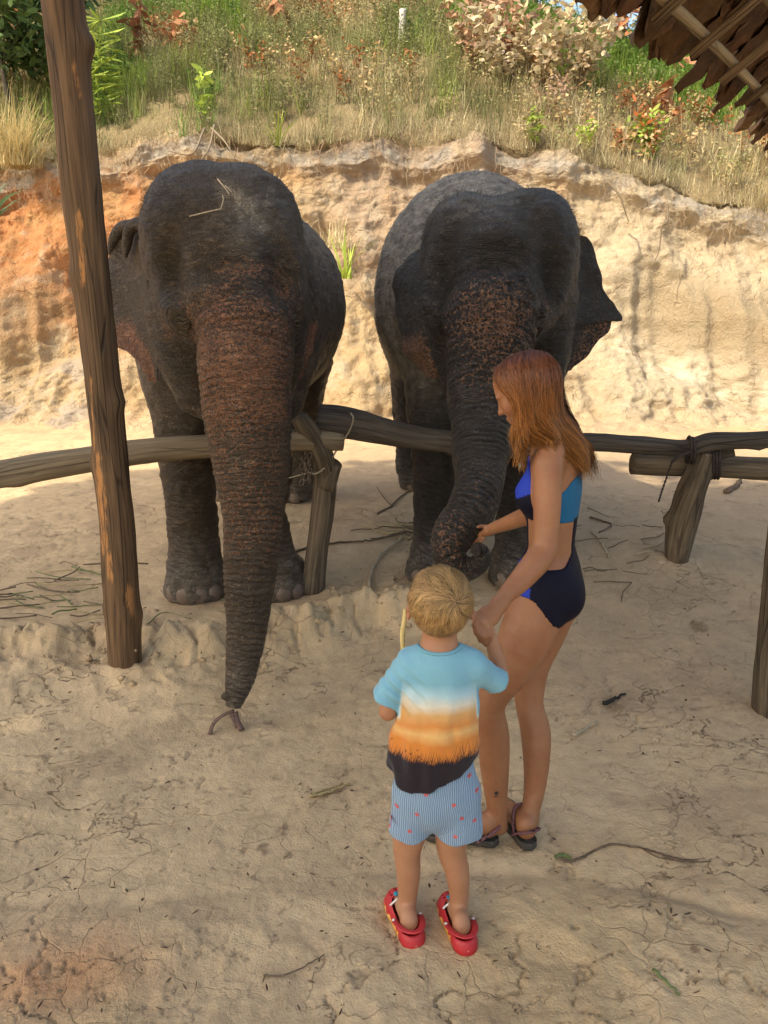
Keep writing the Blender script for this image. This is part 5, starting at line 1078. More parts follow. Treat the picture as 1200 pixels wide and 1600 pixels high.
near = [gd((804, 562, 2.35), (782, 580, 2.32), (784, 598, 2.30), (803, 614, 2.28), (813, 640, 2.28), (806, 672, 2.30), (809, 702, 2.31), (812, 752, 2.31)),
        gd((810, 560, 2.35), (793, 578, 2.30), (800, 604, 2.272), (814, 632, 2.265), (814, 664, 2.275), (808, 695, 2.30), (815, 738, 2.31)),
        gd((815, 558, 2.36), (804, 578, 2.285), (812, 608, 2.265), (820, 640, 2.265), (808, 680, 2.28), (816, 708, 2.29), (818, 728, 2.30)),
        gd((822, 557, 2.36), (812, 574, 2.28), (814, 612, 2.265), (818, 650, 2.265), (822, 680, 2.27), (828, 694, 2.26), (840, 700, 2.23)),
        gd((828, 556, 2.365), (826, 574, 2.28), (830, 612, 2.265), (832, 650, 2.27), (840, 676, 2.26), (858, 690, 2.235), (876, 706, 2.24)),
        gd((834, 556, 2.37), (840, 574, 2.285), (845, 612, 2.275), (848, 648, 2.28), (862, 674, 2.27), (884, 705, 2.265), (903, 736, 2.27)),
        gd((840, 557, 2.37), (853, 576, 2.30), (858, 612, 2.29), (864, 645, 2.30), (880, 672, 2.29), (902, 712, 2.29), (916, 756, 2.30)),
        gd((846, 558, 2.375), (863, 580, 2.33), (868, 612, 2.33), (875, 645, 2.33), (893, 675, 2.33), (914, 712, 2.33), (923, 768, 2.33)),
        gd((848, 560, 2.39), (866, 584, 2.38), (873, 612, 2.38), (883, 645, 2.38), (902, 675, 2.37), (922, 712, 2.37), (929, 760, 2.37)),
        gd((845, 560, 2.41), (862, 580, 2.43), (870, 612, 2.44), (878, 645, 2.44), (896, 675, 2.43), (914, 705, 2.43), (922, 748, 2.42)),
        gd((834, 559, 2.42), (835, 576, 2.46), (842, 612, 2.47), (850, 645, 2.46), (868, 678, 2.45), (890, 705, 2.45), (905, 740, 2.44)),
        gd((816, 560, 2.42), (806, 578, 2.455), (806, 610, 2.46), (815, 645, 2.45), (820, 680, 2.43), (825, 715, 2.43))]
s = SDF(); s.ell(hc+hu*.004-hf*.01, (.096, .077, .085), .03, HR)
for gq_ in near:
    P = catmull(gq_, 20); nn = int(len(P)*.80); P = P[:nn]; tt = np.linspace(0, 1, nn); s.path(P-np.array([0, -.004, 0]), .018*(1-.75*tt**2.5)*(.5+.5*sstep(.05, .3, tt)), .02)
s.ell(hq(.080, -.035, -.060), (.066, .085, .064), .008, HR, sub=True)
for lo_, hi_ in ((0, 1),): F, lo, ax = s.field(.0055); V, Q4 = nets(F, lo, .0055); V = relax(V, Q4, 2)
N = vnormals(V, Q4); zt = sstep(zof(560, 2.3), zof(700, 2.3), V[:, 2])[:, None]
V = V+N*(.002*noise(V*[1, 1, .12], 220, 3.))[:, None]
HB = bvhV(V, Q4); hb = Acc(); hb.add(V, Q4, np.array([.07, .022, .009])*(1-zt)+np.array([.16, .08, .028])*zt)
strands(hb, near, 4600, 24, .0075, .0010, (.085, .019, .006), (.26, .108, .030), .009, cen=pt(845, 620, 2.37))
hb.build('hair', M_HAIR, woman)

# ---- the boy
bb = ptz(680, 1470, 0.); boy = thing('person', 'small blond boy seen from behind in a sunset-print T-shirt and striped blue shorts', 'person', (bb[0], 1.86, gz(bb[0], 1.86)))
s = SDF(); BY = 1.88
hcB = pt(688, 943, BY+.005); s.ell(hcB, (.072, .088, .083), .03); s.ell(hcB+[0, .045, -.04], (.052, .05, .05), .03); s.cap(hcB+[0, .07, -.07], hcB+[0, .06, -.075], .018, .018, .03)
s.ell(hcB+[-.0, .095, -.035], (.009, .012, .012), .01); 
for sg in (-1, 1):
    e = hcB+[sg*.083, .004, -.026]; s.ell(e, (.008, .014, .023), .006); s.ell(e+[sg*.004, -.004, -.002], (.004, .008, .012), .003, sub=True); s.ell(hcB+[sg*.03, .085, -.012], (.012, .01, .008), .01, sub=True)
P, R = pth([(687, 985, BY+.01, 27), (686, 1015, BY, 26), (686, 1035, BY, 34)]); s.path(P, R, .02)
s.path(*pth([(686, 1050, BY, 48), (684, 1120, BY, 50), (682, 1200, BY, 54)]), .04, sq=((0, 1, 0), .72))
s.path(*pth([(640, 1040, BY, 15), (732, 1036, BY, 15)]), .03)
s.path(*pth([(630, 1045, BY, 17), (612, 1085, BY+.0, 15), (606, 1112, BY+.0, 14), (612, 1100, BY+.07, 12.5), (626, 1078, BY+.13, 10), (630, 1070, BY+.145, 9)]), .02, 20)
s.path(*pth([(744, 1042, BY, 17), (772, 1062, BY+.05, 14.5), (782, 1056, BY+.10, 13.5), (774, 1022, BY+.12, 12), (766, 992, BY+.125, 9.5), (763, 984, BY+.12, 9)]), .02, 20)
s.cap(pt(763, 984, BY+.12), pt(754, 972, BY+.115), .015, .017, .01)
for q in ([(752, 970, 2.0, 4), (745, 966, 2.01, 3.8), (741, 963, 2.02, 3.4)], [(752, 974, 2.0, 4), (744, 971, 2.01, 3.8), (740, 969, 2.02, 3.4)], [(754, 966, 2.0, 4), (747, 960, 2.01, 3.8), (743, 957, 2.02, 3.4)], [(753, 978, 2.0, 4), (745, 977, 2.01, 3.6), (741, 975, 2.02, 3.2)], [(758, 968, 2.01, 4.2), (757, 958, 2.02, 3.8), (754, 952, 2.03, 3.4)]): P, R = pth(q); s.path(P, R, .004)
# left hand round the stick
hs = pt(631, 1062, BY+.155); s.cap(pt(630, 1070, BY+.145), hs, .016, .017, .01)
for k in range(4):
    z_ = (k-1.5)*.0125; s.path([hs+[-.012, .008, z_], hs+[-.016, .026, z_], hs+[.0, .036, z_], hs+[.013, .024, z_]], [.0062, .0062, .006, .005], .003)
s.path([hs+[.008, -.002, .012], hs+[.018, .012, .022], hs+[.014, .024, .030]], [.007, .0065, .0055], .004)
for L_ in ([(650, 1250, BY, 34), (640, 1300, BY, 27), (636, 1330, BY, 21.5), (638, 1362, BY-.005, 19), (637, 1395, BY, 15.5), (636, 1420, BY, 13.5), (637, 1436, BY-.01, 14)], [(712, 1250, BY, 34), (706, 1300, BY, 27), (706, 1330, BY, 22.5), (714, 1360, BY-.005, 19.5), (717, 1392, BY, 16), (717, 1420, BY-.005, 13.5), (718, 1438, BY-.015, 14)]): P, R = pth(L_); s.path(P, R, .025, 18)
cl = [((.080, 1.812), (-.30, .95)), ((.228, 1.797), (-.22, .97))]; 
for (hh_, dd_) in cl:
    zg = gz(hh_[0], hh_[1]+.05)+.018; h0 = np.array([hh_[0], hh_[1], zg]); d = np.array([dd_[0], dd_[1], 0])/math.hypot(*dd_); s.ell(h0+d*.025+[0, 0, .026], (.026, .024, .026), .015); s.path([h0+d*.035+[0, 0, .045], h0+d*.09+[0, 0, .03], h0+d*.14+[0, 0, .018]], [.022, .021, .016], .015)
F, lo, ax = s.field(.0045); V, Q4 = nets(F, lo, .0045); V = relax(V, Q4, 1, .4)
red = .45*np.exp(-(((V-pt(742, 965, 2.02))/.02)**2).sum(1))+.4*np.exp(-(((V-(hcB+[-.078, .0, -.03]))/.02)**2).sum(1))+.15*np.exp(-(((V-pt(607, 1120, BY))/.03)**2).sum(1))
bbody = mesh('body', V, Q4, M_SKB, boy, attrs={'red': red})
# shirt
s = SDF(); s.path(*pth([(687, 1052, BY, 57), (686, 1100, BY, 61), (677, 1160, BY, 70), (674, 1222, BY, 75), (673, 1262, BY, 76)]), .04, sq=((0, 1, 0), .72))
s.path(*pth([(640, 1038, BY, 21), (688, 1038, BY, 26), (735, 1034, BY, 21)]), .04)
s3 = SDF(); s3.path(*pth([(634, 1046, BY, 22), (613, 1076, BY, 22), (592, 1110, BY, 25)]), .03); s4 = SDF(); s4.path(*pth([(742, 1042, BY, 22), (763, 1056, BY+.03, 21.5), (790, 1074, BY+.07, 23)]), .03)
h = .0045; lo = pt(600, 1260, 1.7)*0+np.array([-.10, 1.70, .30]); hi = np.array([.42, 2.06, .99]); F, lo, ax = s.field(h, lo, hi); F3, _, _ = s3.field(h, lo, hi); F4, _, _ = s4.field(h, lo, hi); gx, gy, gzz = np.meshgrid(*ax, indexing='ij', sparse=True)
def plane(p, n): n = np.array(n, float); n /= np.linalg.norm(n); return ((gx-p[0])*n[0]+(gy-p[1])*n[1]+(gzz-p[2])*n[2]).astype(np.float32)
def smn(a, b, k): q = np.maximum(k-np.abs(a-b), 0)/k; return np.minimum(a, b)-q*q*k*.25
hx = [600, 622, 640, 680, 714, 748, 790]; hz_ = [zof(v, 1.80) for v in (1216, 1236, 1243, 1232, 1217, 1192, 1180)]; hxm = (np.array(hx)-600)/FPX*2.12
bodyR = (np.interp(gx, hxm, hz_)-gzz); sl = pt(599, 1092, BY); slv = pt(590, 1110, BY)-pt(612, 1076, BY); sr = pt(778, 1066, BY+.05); srv = pt(792, 1074, BY+.07)-pt(764, 1056, BY+.03)
F = smn(F, smn(np.maximum(F3, plane(sl, slv)), np.maximum(F4, plane(sr, srv+np.array([.0, 0, -.012]))), .01), .022)
nc = pt(686, 1003, BY+.01); neckh = .050-np.sqrt((gx-nc[0])**2+((gy-nc[1])*1.0)**2+((gzz-nc[2])*.95)**2)
G = np.maximum(F, bodyR.astype(np.float32)); G = np.maximum(G, neckh.astype(np.float32))
V, Q4 = nets(G, lo, h); V = relax(V, Q4, 2, .4); N = vnormals(V, Q4)
# folds: pulled from the armpits, slack at the waist
f1 = np.exp(-(((V-pt(628, 1095, 1.80))/[.05, .2, .06])**2).sum(1)); ang = (V[:, 2]-pt(628, 1095, 1.8)[2])+.8*(V[:, 0]-pt(628, 1095, 1.8)[0])
fold = .007*f1*np.sin(ang*150)+.009*noise(V*[1, 1, .35], 26, 3.)*sstep(.95, .6, V[:, 2])+.004*noise(V*[1, 1, .5], 11, 8.)+.005*np.sin((V[:, 0]*.8+V[:, 2])*75+3*noise(V, 9, 2.))*sstep(-.1, .4, noise(V, 9, 5.))*.8
V = V+N*fold[:, None]
m, p, hgt = cloth('sunset_print_cotton'); 
sep = m.n('SeparateXYZ', i0=p); z_ = m.math('ADD', m.math('ADD', sep.outputs[2], m.math('MULTIPLY', m.math('MULTIPLY', m.mapr(m.math('ABSOLUTE', m.math('SUBTRACT', sep.outputs[0], pt(684, 1100, BY)[0]-boy.location.x)), .098, .115), m.mapr(sep.outputs[2], zof(1122, BY)-boy.location.z, zof(1108, BY)-boy.location.z)), .16)), m.math('MULTIPLY', m.math('SUBTRACT', m.noise(p, 11, 3, .5), .5), .035))
zb_ = [zof(v, 1.80)-boy.location.z for v in (1242, 1212, 1196, 1165, 1152, 1140, 1122, 1108, 1092, 1075)]
cr = m.t.nodes.new('ShaderNodeValToRGB'); z0, z1 = zb_[0], zb_[-1]; m.link(m.mapr(z_, z0, z1), cr.inputs[0]); cols = [(.55, .16, .025), (.56, .165, .025), (.57, .18, .03), (.58, .20, .04), (.66, .38, .14), (.60, .23, .06), (.60, .34, .13), (.62, .58, .48), (.36, .54, .60), (.185, .40, .50)]
while len(cr.color_ramp.elements) < len(cols): cr.color_ramp.elements.new(.5)
for e, v, c_ in zip(cr.color_ramp.elements, zb_, cols): e.position = (v-z0)/(z1-z0); e.color = (*c_, 1)
gr1 = m.n('TexNoise', noise_dimensions='1D', W=m.math('MULTIPLY', m.math('ADD', sep.outputs[0], m.math('MULTIPLY', sep.outputs[2], .18)), 420.), Scale=1.0, Detail=3.0, Roughness=.8).outputs[0]
gr2 = m.n('TexNoise', noise_dimensions='1D', W=m.math('MULTIPLY', m.math('SUBTRACT', sep.outputs[0], m.math('MULTIPLY', sep.outputs[2], .25)), 330.), Scale=1.0, Detail=3.0, Roughness=.8).outputs[0]
gmx = m.math('MAXIMUM', gr1, gr2); low = m.noise(m.scale(p, (1, 1, 0)), 22, 2)
gt = m.math('ADD', zof(1191, 1.8)-boy.location.z, m.math('MULTIPLY', m.math('POWER', m.mapr(gmx, .42, .85), 1.6), .085)); gt = m.math('ADD', gt, m.math('MULTIPLY', m.math('SUBTRACT', low, .5), .04)); gt = m.math('ADD', gt, m.math('MULTIPLY', sep.outputs[0], .03))
blk = m.mapr(m.math('SUBTRACT', gt, sep.outputs[2]), -.0015, .0015)
side = m.mapr(m.math('ADD', sep.outputs[0], m.math('MULTIPLY', sep.outputs[2], -.05)), .105, .109); side = m.math('MULTIPLY', side, m.mapr(sep.outputs[2], zof(1140, 1.85)-boy.location.z, zof(1150, 1.85)-boy.location.z)); blk = m.math('MAXIMUM', blk, side)
cc = m.mix(blk, cr.outputs[0], (.016, .010, .014)); M_SHIRT = m.out(cc, m.bump(hgt, .5, .003))
shirt = mesh('shirt', V, Q4, M_SHIRT, boy); bs = bvh_of(shirt, boy.location)
a = Acc(); M_RIB = simple('shirt_rib', (.17, .38, .47), .85, .2, .08, 300, .5)
th = np.linspace(0, 2*math.pi, 50); cx_, rr_ = pt(686, 1018, BY), .049
ring = []
from mathutils.bvhtree import BVHTree
for t in th:
    d = Vector((math.cos(t), math.sin(t)*.85, 0)); o_ = Vector(cx_)+d*.056; h_, n_, _, _ = bs.ray_cast(Vector((o_.x, o_.y, 1.3)), Vector((0, 0, -1))); ring.append((o_.x, o_.y, (h_.z if h_ else cx_[2])+.001))
ring = np.array(ring); ring[:, 2] = np.convolve(np.r_[ring[-8:, 2], ring[:, 2], ring[:8, 2]], np.ones(9)/9, 'same')[8:-8]
add_tube(a, ring, .0065, (.5,)*3, 8, .7, False); a.build('collar', M_RIB, shirt)
M_BIRD = simple('black_print', (.015, .01, .012), .8)
bird = [[(-3, 2), (0, -.5), (0, .8)], [(0, -.5), (3, 2.4), (0, .8)], [(-.8, -.3), (.8, -.3), (0, -1.8)]]
for k, (bx_, by_) in enumerate(((634, 1177), (641, 1179), (652, 1173), (655, 1182), (659, 1185), (669, 1188), (675, 1186), (612, 1154))): decal('bird_print', bs, bx_, by_, 1.80, [[(x*(1 if k % 2 else .8), y*(1 if k % 3 else 1.3)) for x, y in pl] for pl in bird], .0016, M_BIRD, shirt)
# shorts
s = SDF(); s.path(*pth([(680, 1195, BY, 60), (681, 1235, BY, 66)]), .03, sq=((0, 1, 0), .72)); s.path(*pth([(650, 1240, BY, 34), (641, 1285, BY, 34.5), (637, 1345, BY, 33)]), .02); s.path(*pth([(712, 1235, BY, 37), (716, 1285, BY, 38), (718, 1345, BY, 36)]), .02)
F, lo, ax = s.field(h); gx, gy, gzz = np.meshgrid(*ax, indexing='ij', sparse=True); xm = np.array([600, 612, 636, 662, 676, 680, 700, 728, 757, 765])-600.; xm = xm/FPX*2.17
hemz = zof(1316, 1.83)+.004*np.sin(gx*60); G = np.maximum(F, (hemz-gzz).astype(np.float32))
V, Q4 = nets(G, lo, h); V = relax(V, Q4, 1, .4); N = vnormals(V, Q4); V = V+N*(.0035*noise(V*[1, 1, .4], 22, 5.)+.003*noise(V, 9, 6.))[:, None]
m, p, hgt = cloth('striped_seersucker'); sep = m.n('SeparateXYZ', i0=p); yy = m.math('MULTIPLY', m.math('ABSOLUTE', sep.outputs[1]), .35); xw = m.math('ADD', sep.outputs[0], m.math('MULTIPLY', m.math('SUBTRACT', m.noise(p, 14, 2), .5), .018))
stp = m.math('SINE', m.math('MULTIPLY', xw, 2*math.pi/.0052)); cc = m.mix(m.mapr(stp, -.35, .35), (.11, .19, .31), (.29, .38, .47)); M_SHORTS = m.out(cc, m.bump(m.math('ADD', hgt, m.math('MULTIPLY', stp, .5)), .5, .0025))
shorts = mesh('shorts', V, Q4, M_SHORTS, boy); bsh = bvh_of(shorts, boy.location); M_CORAL = simple('coral_embroidery', (.60, .10, .09), .8, .2, .15, 300)
flower = []
for k in range(6):
    t = k*math.pi/3+.3; c_, s_ = math.cos(t), math.sin(t); flower.append([(0, 0), (c_*2.6-s_*1.2, s_*2.6+c_*1.2), (c_*4.4, s_*4.4), (c_*2.6+s_*1.2, s_*2.6-c_*1.2)])
for k, (bx_, by_) in enumerate(((620, 1266), (651, 1267), (610, 1290), (640, 1298), (735, 1218), (708, 1251), (721, 1274), (742, 1284), (711, 1304), (747, 1243), (665, 1235))): decal('star_motif', bsh, bx_, by_, 1.82, [[(x*.95, y*.95) for x, y in pl] for pl in flower], .0017, M_CORAL, shorts)
# boy's hair: short, whorl on the right of the crown
s = SDF(); hk = hcB+[.0, -.004, .010]; s.ell(hk, (.0795, .093, .085), .02); s.ell(hcB+[0, .10, -.045], (.075, .06, .07), .015, sub=True); s.ell(hcB+[0, -.03, -.105], (.06, .08, .03), .02, sub=True)
for sg in (-1, 1): s.ell(hcB+[sg*.088, .008, -.036], (.022, .024, .034), .006, sub=True)
F, lo, ax = s.field(.0045); V, Q4 = nets(F, lo, .0045); V = relax(V, Q4, 2); hb = Acc(); hb.add(V, Q4, (.17, .10, .045))
wh = Vector(pt(716, 938, 1.80)-hk).normalized(); e1v = wh.orthogonal().normalized(); e2v = wh.cross(e1v); Rk = np.array([.081, .0945, .087])
e1v, e2v, whv = np.array(e1v), np.array(e2v), np.array(wh)
for i in range(8500):
    a0 = rng.uniform(0, 6.28); ct = rng.uniform(-1, 1); th0 = math.acos(ct)*.86; L = rng.uniform(.28, .50); n = 9; t = np.linspace(0, 1, n); th_ = th0+L*t; aa = a0+.9*np.sqrt(th_)+.13*rng.normal()*t+.10*np.sin(9*a0)*t
    clf = 1+.22*math.sin(a0*11+th0*5)+.15*math.sin(a0*29+3*th0); aa = aa+.25*math.sin(a0*5+4*th0)*t+.12*math.sin(a0*13+th0*9)*t; d = whv*np.cos(th_)[:, None]+(e1v*np.cos(aa)[:, None]+e2v*np.sin(aa)[:, None])*np.sin(th_)[:, None]; lift = 1+.012+.06*np.sin(t*2.2)*rng.uniform(.1, 1.)+.05*t*max(0, math.sin(a0*7+th0*6)); P = hk+d*Rk*lift[:, None]
    ok = (P[-1, 2] > hcB[2]-.085+.25*abs(P[-1, 0]-hcB[0])*0) and not (P[-1, 1] > hcB[1]+.045 and P[-1, 2] < hcB[2]+.015) and not (P[-1, 2] < hcB[2]-.07 and P[-1, 1] > hcB[1])
    if not ok or (abs(P[-1, 0]-hcB[0]) > .066 and P[-1, 2] < hcB[2]-.008 and abs(P[-1, 1]-hcB[1]-.004) < .026): continue
    cl_ = np.array([.31, .185, .075])*rng.uniform(.55, 1.35)*np.array([1, rng.uniform(.93, 1.04), rng.uniform(.85, 1.1)]); V, Q = ribbon(P, .0008*(1-.6*t), hk); hb.add(V, Q, np.repeat(cl_[None]*(1+.3*t[:, None])*clf, 2, 0))
hb.build('hair', M_HAIR, boy)
# clogs
m = M('red_foam', .5, .4); p = m.pos(); M_CLOG = m.out(m.attr('col', 'Color'), m.bump(m.noise(p, 400, 2), .2, .0008))
M_WHT = simple('white_rubber', (.7, .68, .64), .5); M_BLU = simple('blue_charm', (.03, .22, .32), .5)
def clog(hl, dd):
    d = np.array([dd[0], dd[1], 0])/math.hypot(*dd); sd = np.array([-d[1], d[0], 0]); R3 = np.stack([d, sd, [0, 0, 1]], 1); zg = gz(hl[0], hl[1]+.05)-.002
    s = SDF(); s.path([(-.008, 0, .016), (.04, 0, .014), (.10, 0, .014), (.145, -.002, .016)], [.033, .031, .039, .037], .02, sq=((0, 0, 1), .42))
    s.ell((.115, 0, .022), (.060, .041, .044), .01); s.ell((.0, 0, .024), (.038, .036, .024), .01); s.cap((0, .0, .022), (.1, 0, .022), .034, .038, .01)
    s.ell((.115, 0, .018), (.052, .034, .036), .004, sub=True); s.cap((.004, 0, .045), (.095, 0, .046), .029, .028, .004, sub=True); s.ell((.05, 0, .075), (.05, .04, .035), .004, sub=True)
    s.ell((-.012, 0, .078), (.055, .05, .036), .004, sub=True)
    for fx in (.112, .128, .144):
        for fy in (-.018, 0, .018): s.ell((fx, fy+.0, .062), (.0042, .0042, .03), .002, sub=True)
    s.path([(-.01, 0, .008), (.15, 0, .008)], [.034, .036], .01, sq=((0, 0, 1), .25))
    F, lo, ax = s.field(.0026); V, Q4 = nets(F, lo, .0026); V = relax(V, Q4, 1, .3)
    c = np.tile(np.array([.42, .022, .028]), (len(V), 1)); c[V[:, 2] < .016] = (.36, .012, .014)
    fl = (V[:, 1] > .020) & (V[:, 0] > .015) & (V[:, 0] < .15) & (V[:, 2] < .014+.012*np.abs(np.sin(V[:, 0]*90))**1.5) & (V[:, 2] > .003); c[fl] = (.68, .30, .03); c[fl & (V[:, 2] > .013)] = (.75, .42, .10)
    W_ = V@R3.T+np.array([hl[0], hl[1], zg]); o = mesh('clog', W_, Q4, M_CLOG, boy, col=c)
    def tw(x): return np.asarray(x, float)@R3.T+np.array([hl[0], hl[1], zg])
    a = Acc(); th = np.linspace(-1.62, 1.62, 26); add_tube(a, tw(np.stack([.040-.072*np.cos(th), .0385*np.sin(th), .058+.004*np.cos(th)-.014*(1-np.cos(th))*(np.abs(th) > .0)], 1)), .0095, (.45, .03, .035), 10, .32, up=None); st = a.build('heel_strap', M_CLOG, o)
    for sg in (-1, 1): v, f = usphere(tw((.044, sg*.041, .044)), .0055, 10, 6); mesh('rivet', v, f, M_WHT, o)
    a = Acc(); add_tube(a, tw(catmull([(.098, .034, .048), (.096, .018, .063), (.097, .004, .068)], 8)), .003, (.5,)*3, 6); a.build('white_stripe', M_WHT, o)
    v, f = usphere((0, 0, 0), 1, 12, 8); mesh('charm', tw(v*[.009, .009, .005]+[.118, .008, .066]), f, M_BLU, o)
    a = Acc()
    for k, x in enumerate((-.022, -.014, -.006, .002, .010, .018)): q = tw((-.0405+.010*abs(x)/.02, x, .020)); v, f = box((0, 0, 0), (.0035, .0028, .005 if k % 2 else .0035)); a.add(v@R3.T+q, f, (.75, .35, .2))
    a.build('heel_print', simple('yellow_print', (.75, .38, .22), .6) if 'yellow_print' not in bpy.data.materials else bpy.data.materials['yellow_print'], o, smooth=False)
for a_ in cl: clog(*a_)
# cane stick in the boy's hand
a = Acc(); P = [pt(631, 1085, 2.03), pt(630, 1020, 2.035), pt(629, 990, 2.035), pt(633, 962, 2.04), pt(634, 952, 2.04)]; Q = catmull(P, 24); add_tube(a, Q, .0072+.0012*np.exp(-((np.arange(24)-12)/1.)**2), (.5,)*3, 10)
tag(a.build('cane_stick', simple('peeled_cane', (.62, .47, .20), .5, .3, .15, 60), base=P[0]), 'peeled yellow cane stick held up in the boy\'s left hand', 'stick')
# ------------------------------------------------------------------ litter on the ground
M_TWIG = simple('dry_twig', (.13, .09, .06), .85, .2, .4, 60, .6); M_PTWIG = simple('pale_twig', (.38, .30, .20), .85, .2, .2, 60, .5); M_BLACK = simple('charred_twig', (.02, .017, .015), .8)
M_GRS = simple('green_blade', (.12, .15, .05), .6, .3, .3, 50); M_STRW = simple('straw_blade', (.35, .27, .13), .7)
def gpt(px, py, dz=.0):
    q = ptz(px, py, .1)
    for _ in range(6): q = ptz(px, py, gz(q[0], q[1])+dz)
    return q
def stick(name, label, cat, L, r, mat, flat=1., n=7, lift=.004, grp=None, extra=()):
    a = Acc(); P = catmull([gpt(*q, dz=r*.6+lift) for q in L], max(10, 6*len(L))); t = np.linspace(0, 1, len(P)); add_tube(a, P+rng.normal(0, r*.25, P.shape), r*(1-.5*t), (.5,)*3, n, flat)
    for e in extra: P = catmull([gpt(*q, dz=r*.4+lift) for q in e], 10); add_tube(a, P, r*.5*(1-.5*np.linspace(0, 1, 10)), (.5,)*3, 5)
    return tag(a.build(name, mat, base=gpt(*L[0])), label, cat, grp)
stick('twig', 'short black charred twig lying on the dirt right of the woman', 'twig', [(942, 1099), (958, 1092), (977, 1084)], .010, M_BLACK)
stick('twig', 'short pale twig on the dirt below the black charred one', 'twig', [(896, 1148), (912, 1139), (934, 1126)], .009, M_PTWIG)
stick('dry_leaf', 'long folded dry leaf on the ground left of the boy', 'leaf', [(484, 1244), (505, 1240), (530, 1230), (546, 1225)], .011, M_STRW, .4, extra=[[(484, 1244), (505, 1234), (535, 1226)]])
stick('twig', 'thin dark twig on the ground below the dry leaf, left of the boy', 'twig', [(413, 1525), (440, 1524), (470, 1513), (507, 1491)], .003, M_TWIG)
stick('fallen_leaf', 'green grass blade on the dirt at the lower right', 'grass', [(1020, 1514), (1040, 1532), (1063, 1554)], .006, M_GRS, .4)
stick('twig', 'branching plant stem on the dirt in front of the woman\'s sandals', 'twig', [(868, 1338), (890, 1346), (920, 1334), (952, 1320), (1000, 1324), (1030, 1333), (1060, 1345), (1110, 1346)], .005, M_TWIG, extra=[[(866, 1338), (880, 1342), (896, 1352)], [(1040, 1336), (1075, 1343), (1112, 1340)], [(1000, 1324), (1030, 1340), (1070, 1347)]])
stick('fallen_leaf', 'green leaf scrap at the end of the branching stem', 'leaf', [(866, 1340), (884, 1336), (893, 1345)], .009, M_GRS, .4)
stick('twig', 'dark grass stalk with cut end left of the elephant foot', 'twig', [(230, 975), (256, 957), (300, 967)], .006, M_GRS, .5)
stick('cut_stalk', 'pale split stalk beside the left elephant\'s front foot', 'stalk', [(250, 922), (257, 932), (264, 940)], .008, M_PTWIG, .5)
stick('twig', 'long bent pale stick on the ground between the elephants', 'stick', [(577, 922), (582, 890), (600, 862), (622, 845), (628, 836)], .013, M_PTWIG)
stick('twig', 'long dark stick beside the middle fence post', 'stick', [(452, 865), (480, 856), (530, 847), (570, 845), (600, 838)], .010, M_TWIG)
stick('twig', 'dark forked twig near the right elephant\'s hind foot', 'stick', [(590, 802), (612, 790), (628, 775), (645, 763)], .010, M_TWIG, extra=[[(612, 790), (600, 778), (588, 760)]])
stick('twig', 'bent dark branch on the ground right of the woman', 'stick', [(922, 808), (950, 816), (954, 822), (935, 832)], .009, M_TWIG, extra=[[(918, 793), (952, 808)]])
stick('twig', 'pale branching twig on the shaded ground right of the woman', 'stick', [(924, 830), (936, 842), (946, 860), (952, 874)], .009, M_PTWIG, extra=[[(946, 858), (953, 872)], [(944, 858), (946, 874)]])
stick('log_piece', 'short piece of branch lying under the right-hand rails', 'stick', [(1136, 768), (1148, 760), (1158, 750)], .03, M_TWIG)
def pile(name, label, cx, cy, rx, ry, n, Lr, r, mats, kind='stuff'):
    for k, (mm, sh) in enumerate(mats):
        a = Acc()
        for i in range(int(n*sh)):
            px, py = cx+rng.normal(0, rx), cy+rng.normal(0, ry); an = rng.uniform(-.5, .5)+(math.pi if rng.rand() < .5 else 0); L = rng.uniform(*Lr); q = [gpt(px, py, .01+.03*rng.rand())]; 
            for s_ in range(3): an += rng.normal(0, .3); q.append(np.append(q[-1][:2]+np.array([math.cos(an), math.sin(an)*.9])*L/3, 0)); q[-1][2] = gz(*q[-1][:2])+.008+.02*rng.rand()
            add_tube(a, catmull(q, 9), r*rng.uniform(.6, 1.2), (.5,)*3, 5)
        tag(a.build(name, mm, base=gpt(cx, cy)), kind=kind)
pile('twig_litter', '', 70, 925, 45, 26, 40, (.1, .5), .0042, [(M_TWIG, .5), (M_GRS, .3), (M_STRW, .2)])
pile('twig_litter', '', 665, 826, 35, 6, 34, (.12, .4), .005, [(M_TWIG, .7), (M_STRW, .3)])
pile('twig_litter', '', 980, 850, 60, 38, 24, (.06, .3), .0035, [(M_TWIG, .7), (M_PTWIG, .3)])
# pebbles, clods and crumbs of leaf (one mass)
a = Acc(); n = 800; px = rng.uniform(-80, 1280, n); py = 800+rng.uniform(0, 1, n)**.8*790
for i in range(n):
    p0 = gpt(px[i], py[i], .0); r = rng.uniform(.0020, .0055)*(1+.6*(rng.rand() < .08)); v, f = usphere((0, 0, 0), 1, 6, 4); v = v*(1+rng.uniform(-.25, .25, (len(v), 1)))*r*rng.uniform(.6, 1.2, 3)*[1, 1, .7]; a.add(v+p0, f, (.5,)*3)
tag(a.build('pebbles', simple('earth_crumbs', (.36, .26, .16), .95, .1, .35, 40), base=(0, 3, 0)), kind='stuff')
a = Acc(); n = 320; P = np.array([gpt(x, y, .006) for x, y in zip(rng.uniform(-40, 1240, n), 860+rng.uniform(0, 1, n)*730)]); Dv = np.c_[rng.normal(size=(n, 2)), rng.normal(size=n)*.12]; leaves(a, P, Dv, rng.uniform(.008, .03, n), rng.uniform(.004, .010, n), jit((.10, .065, .04), n, .4)); tag(a.build('leaf_crumbs', M_LEAF, base=(0, 3, 0)), kind='stuff')
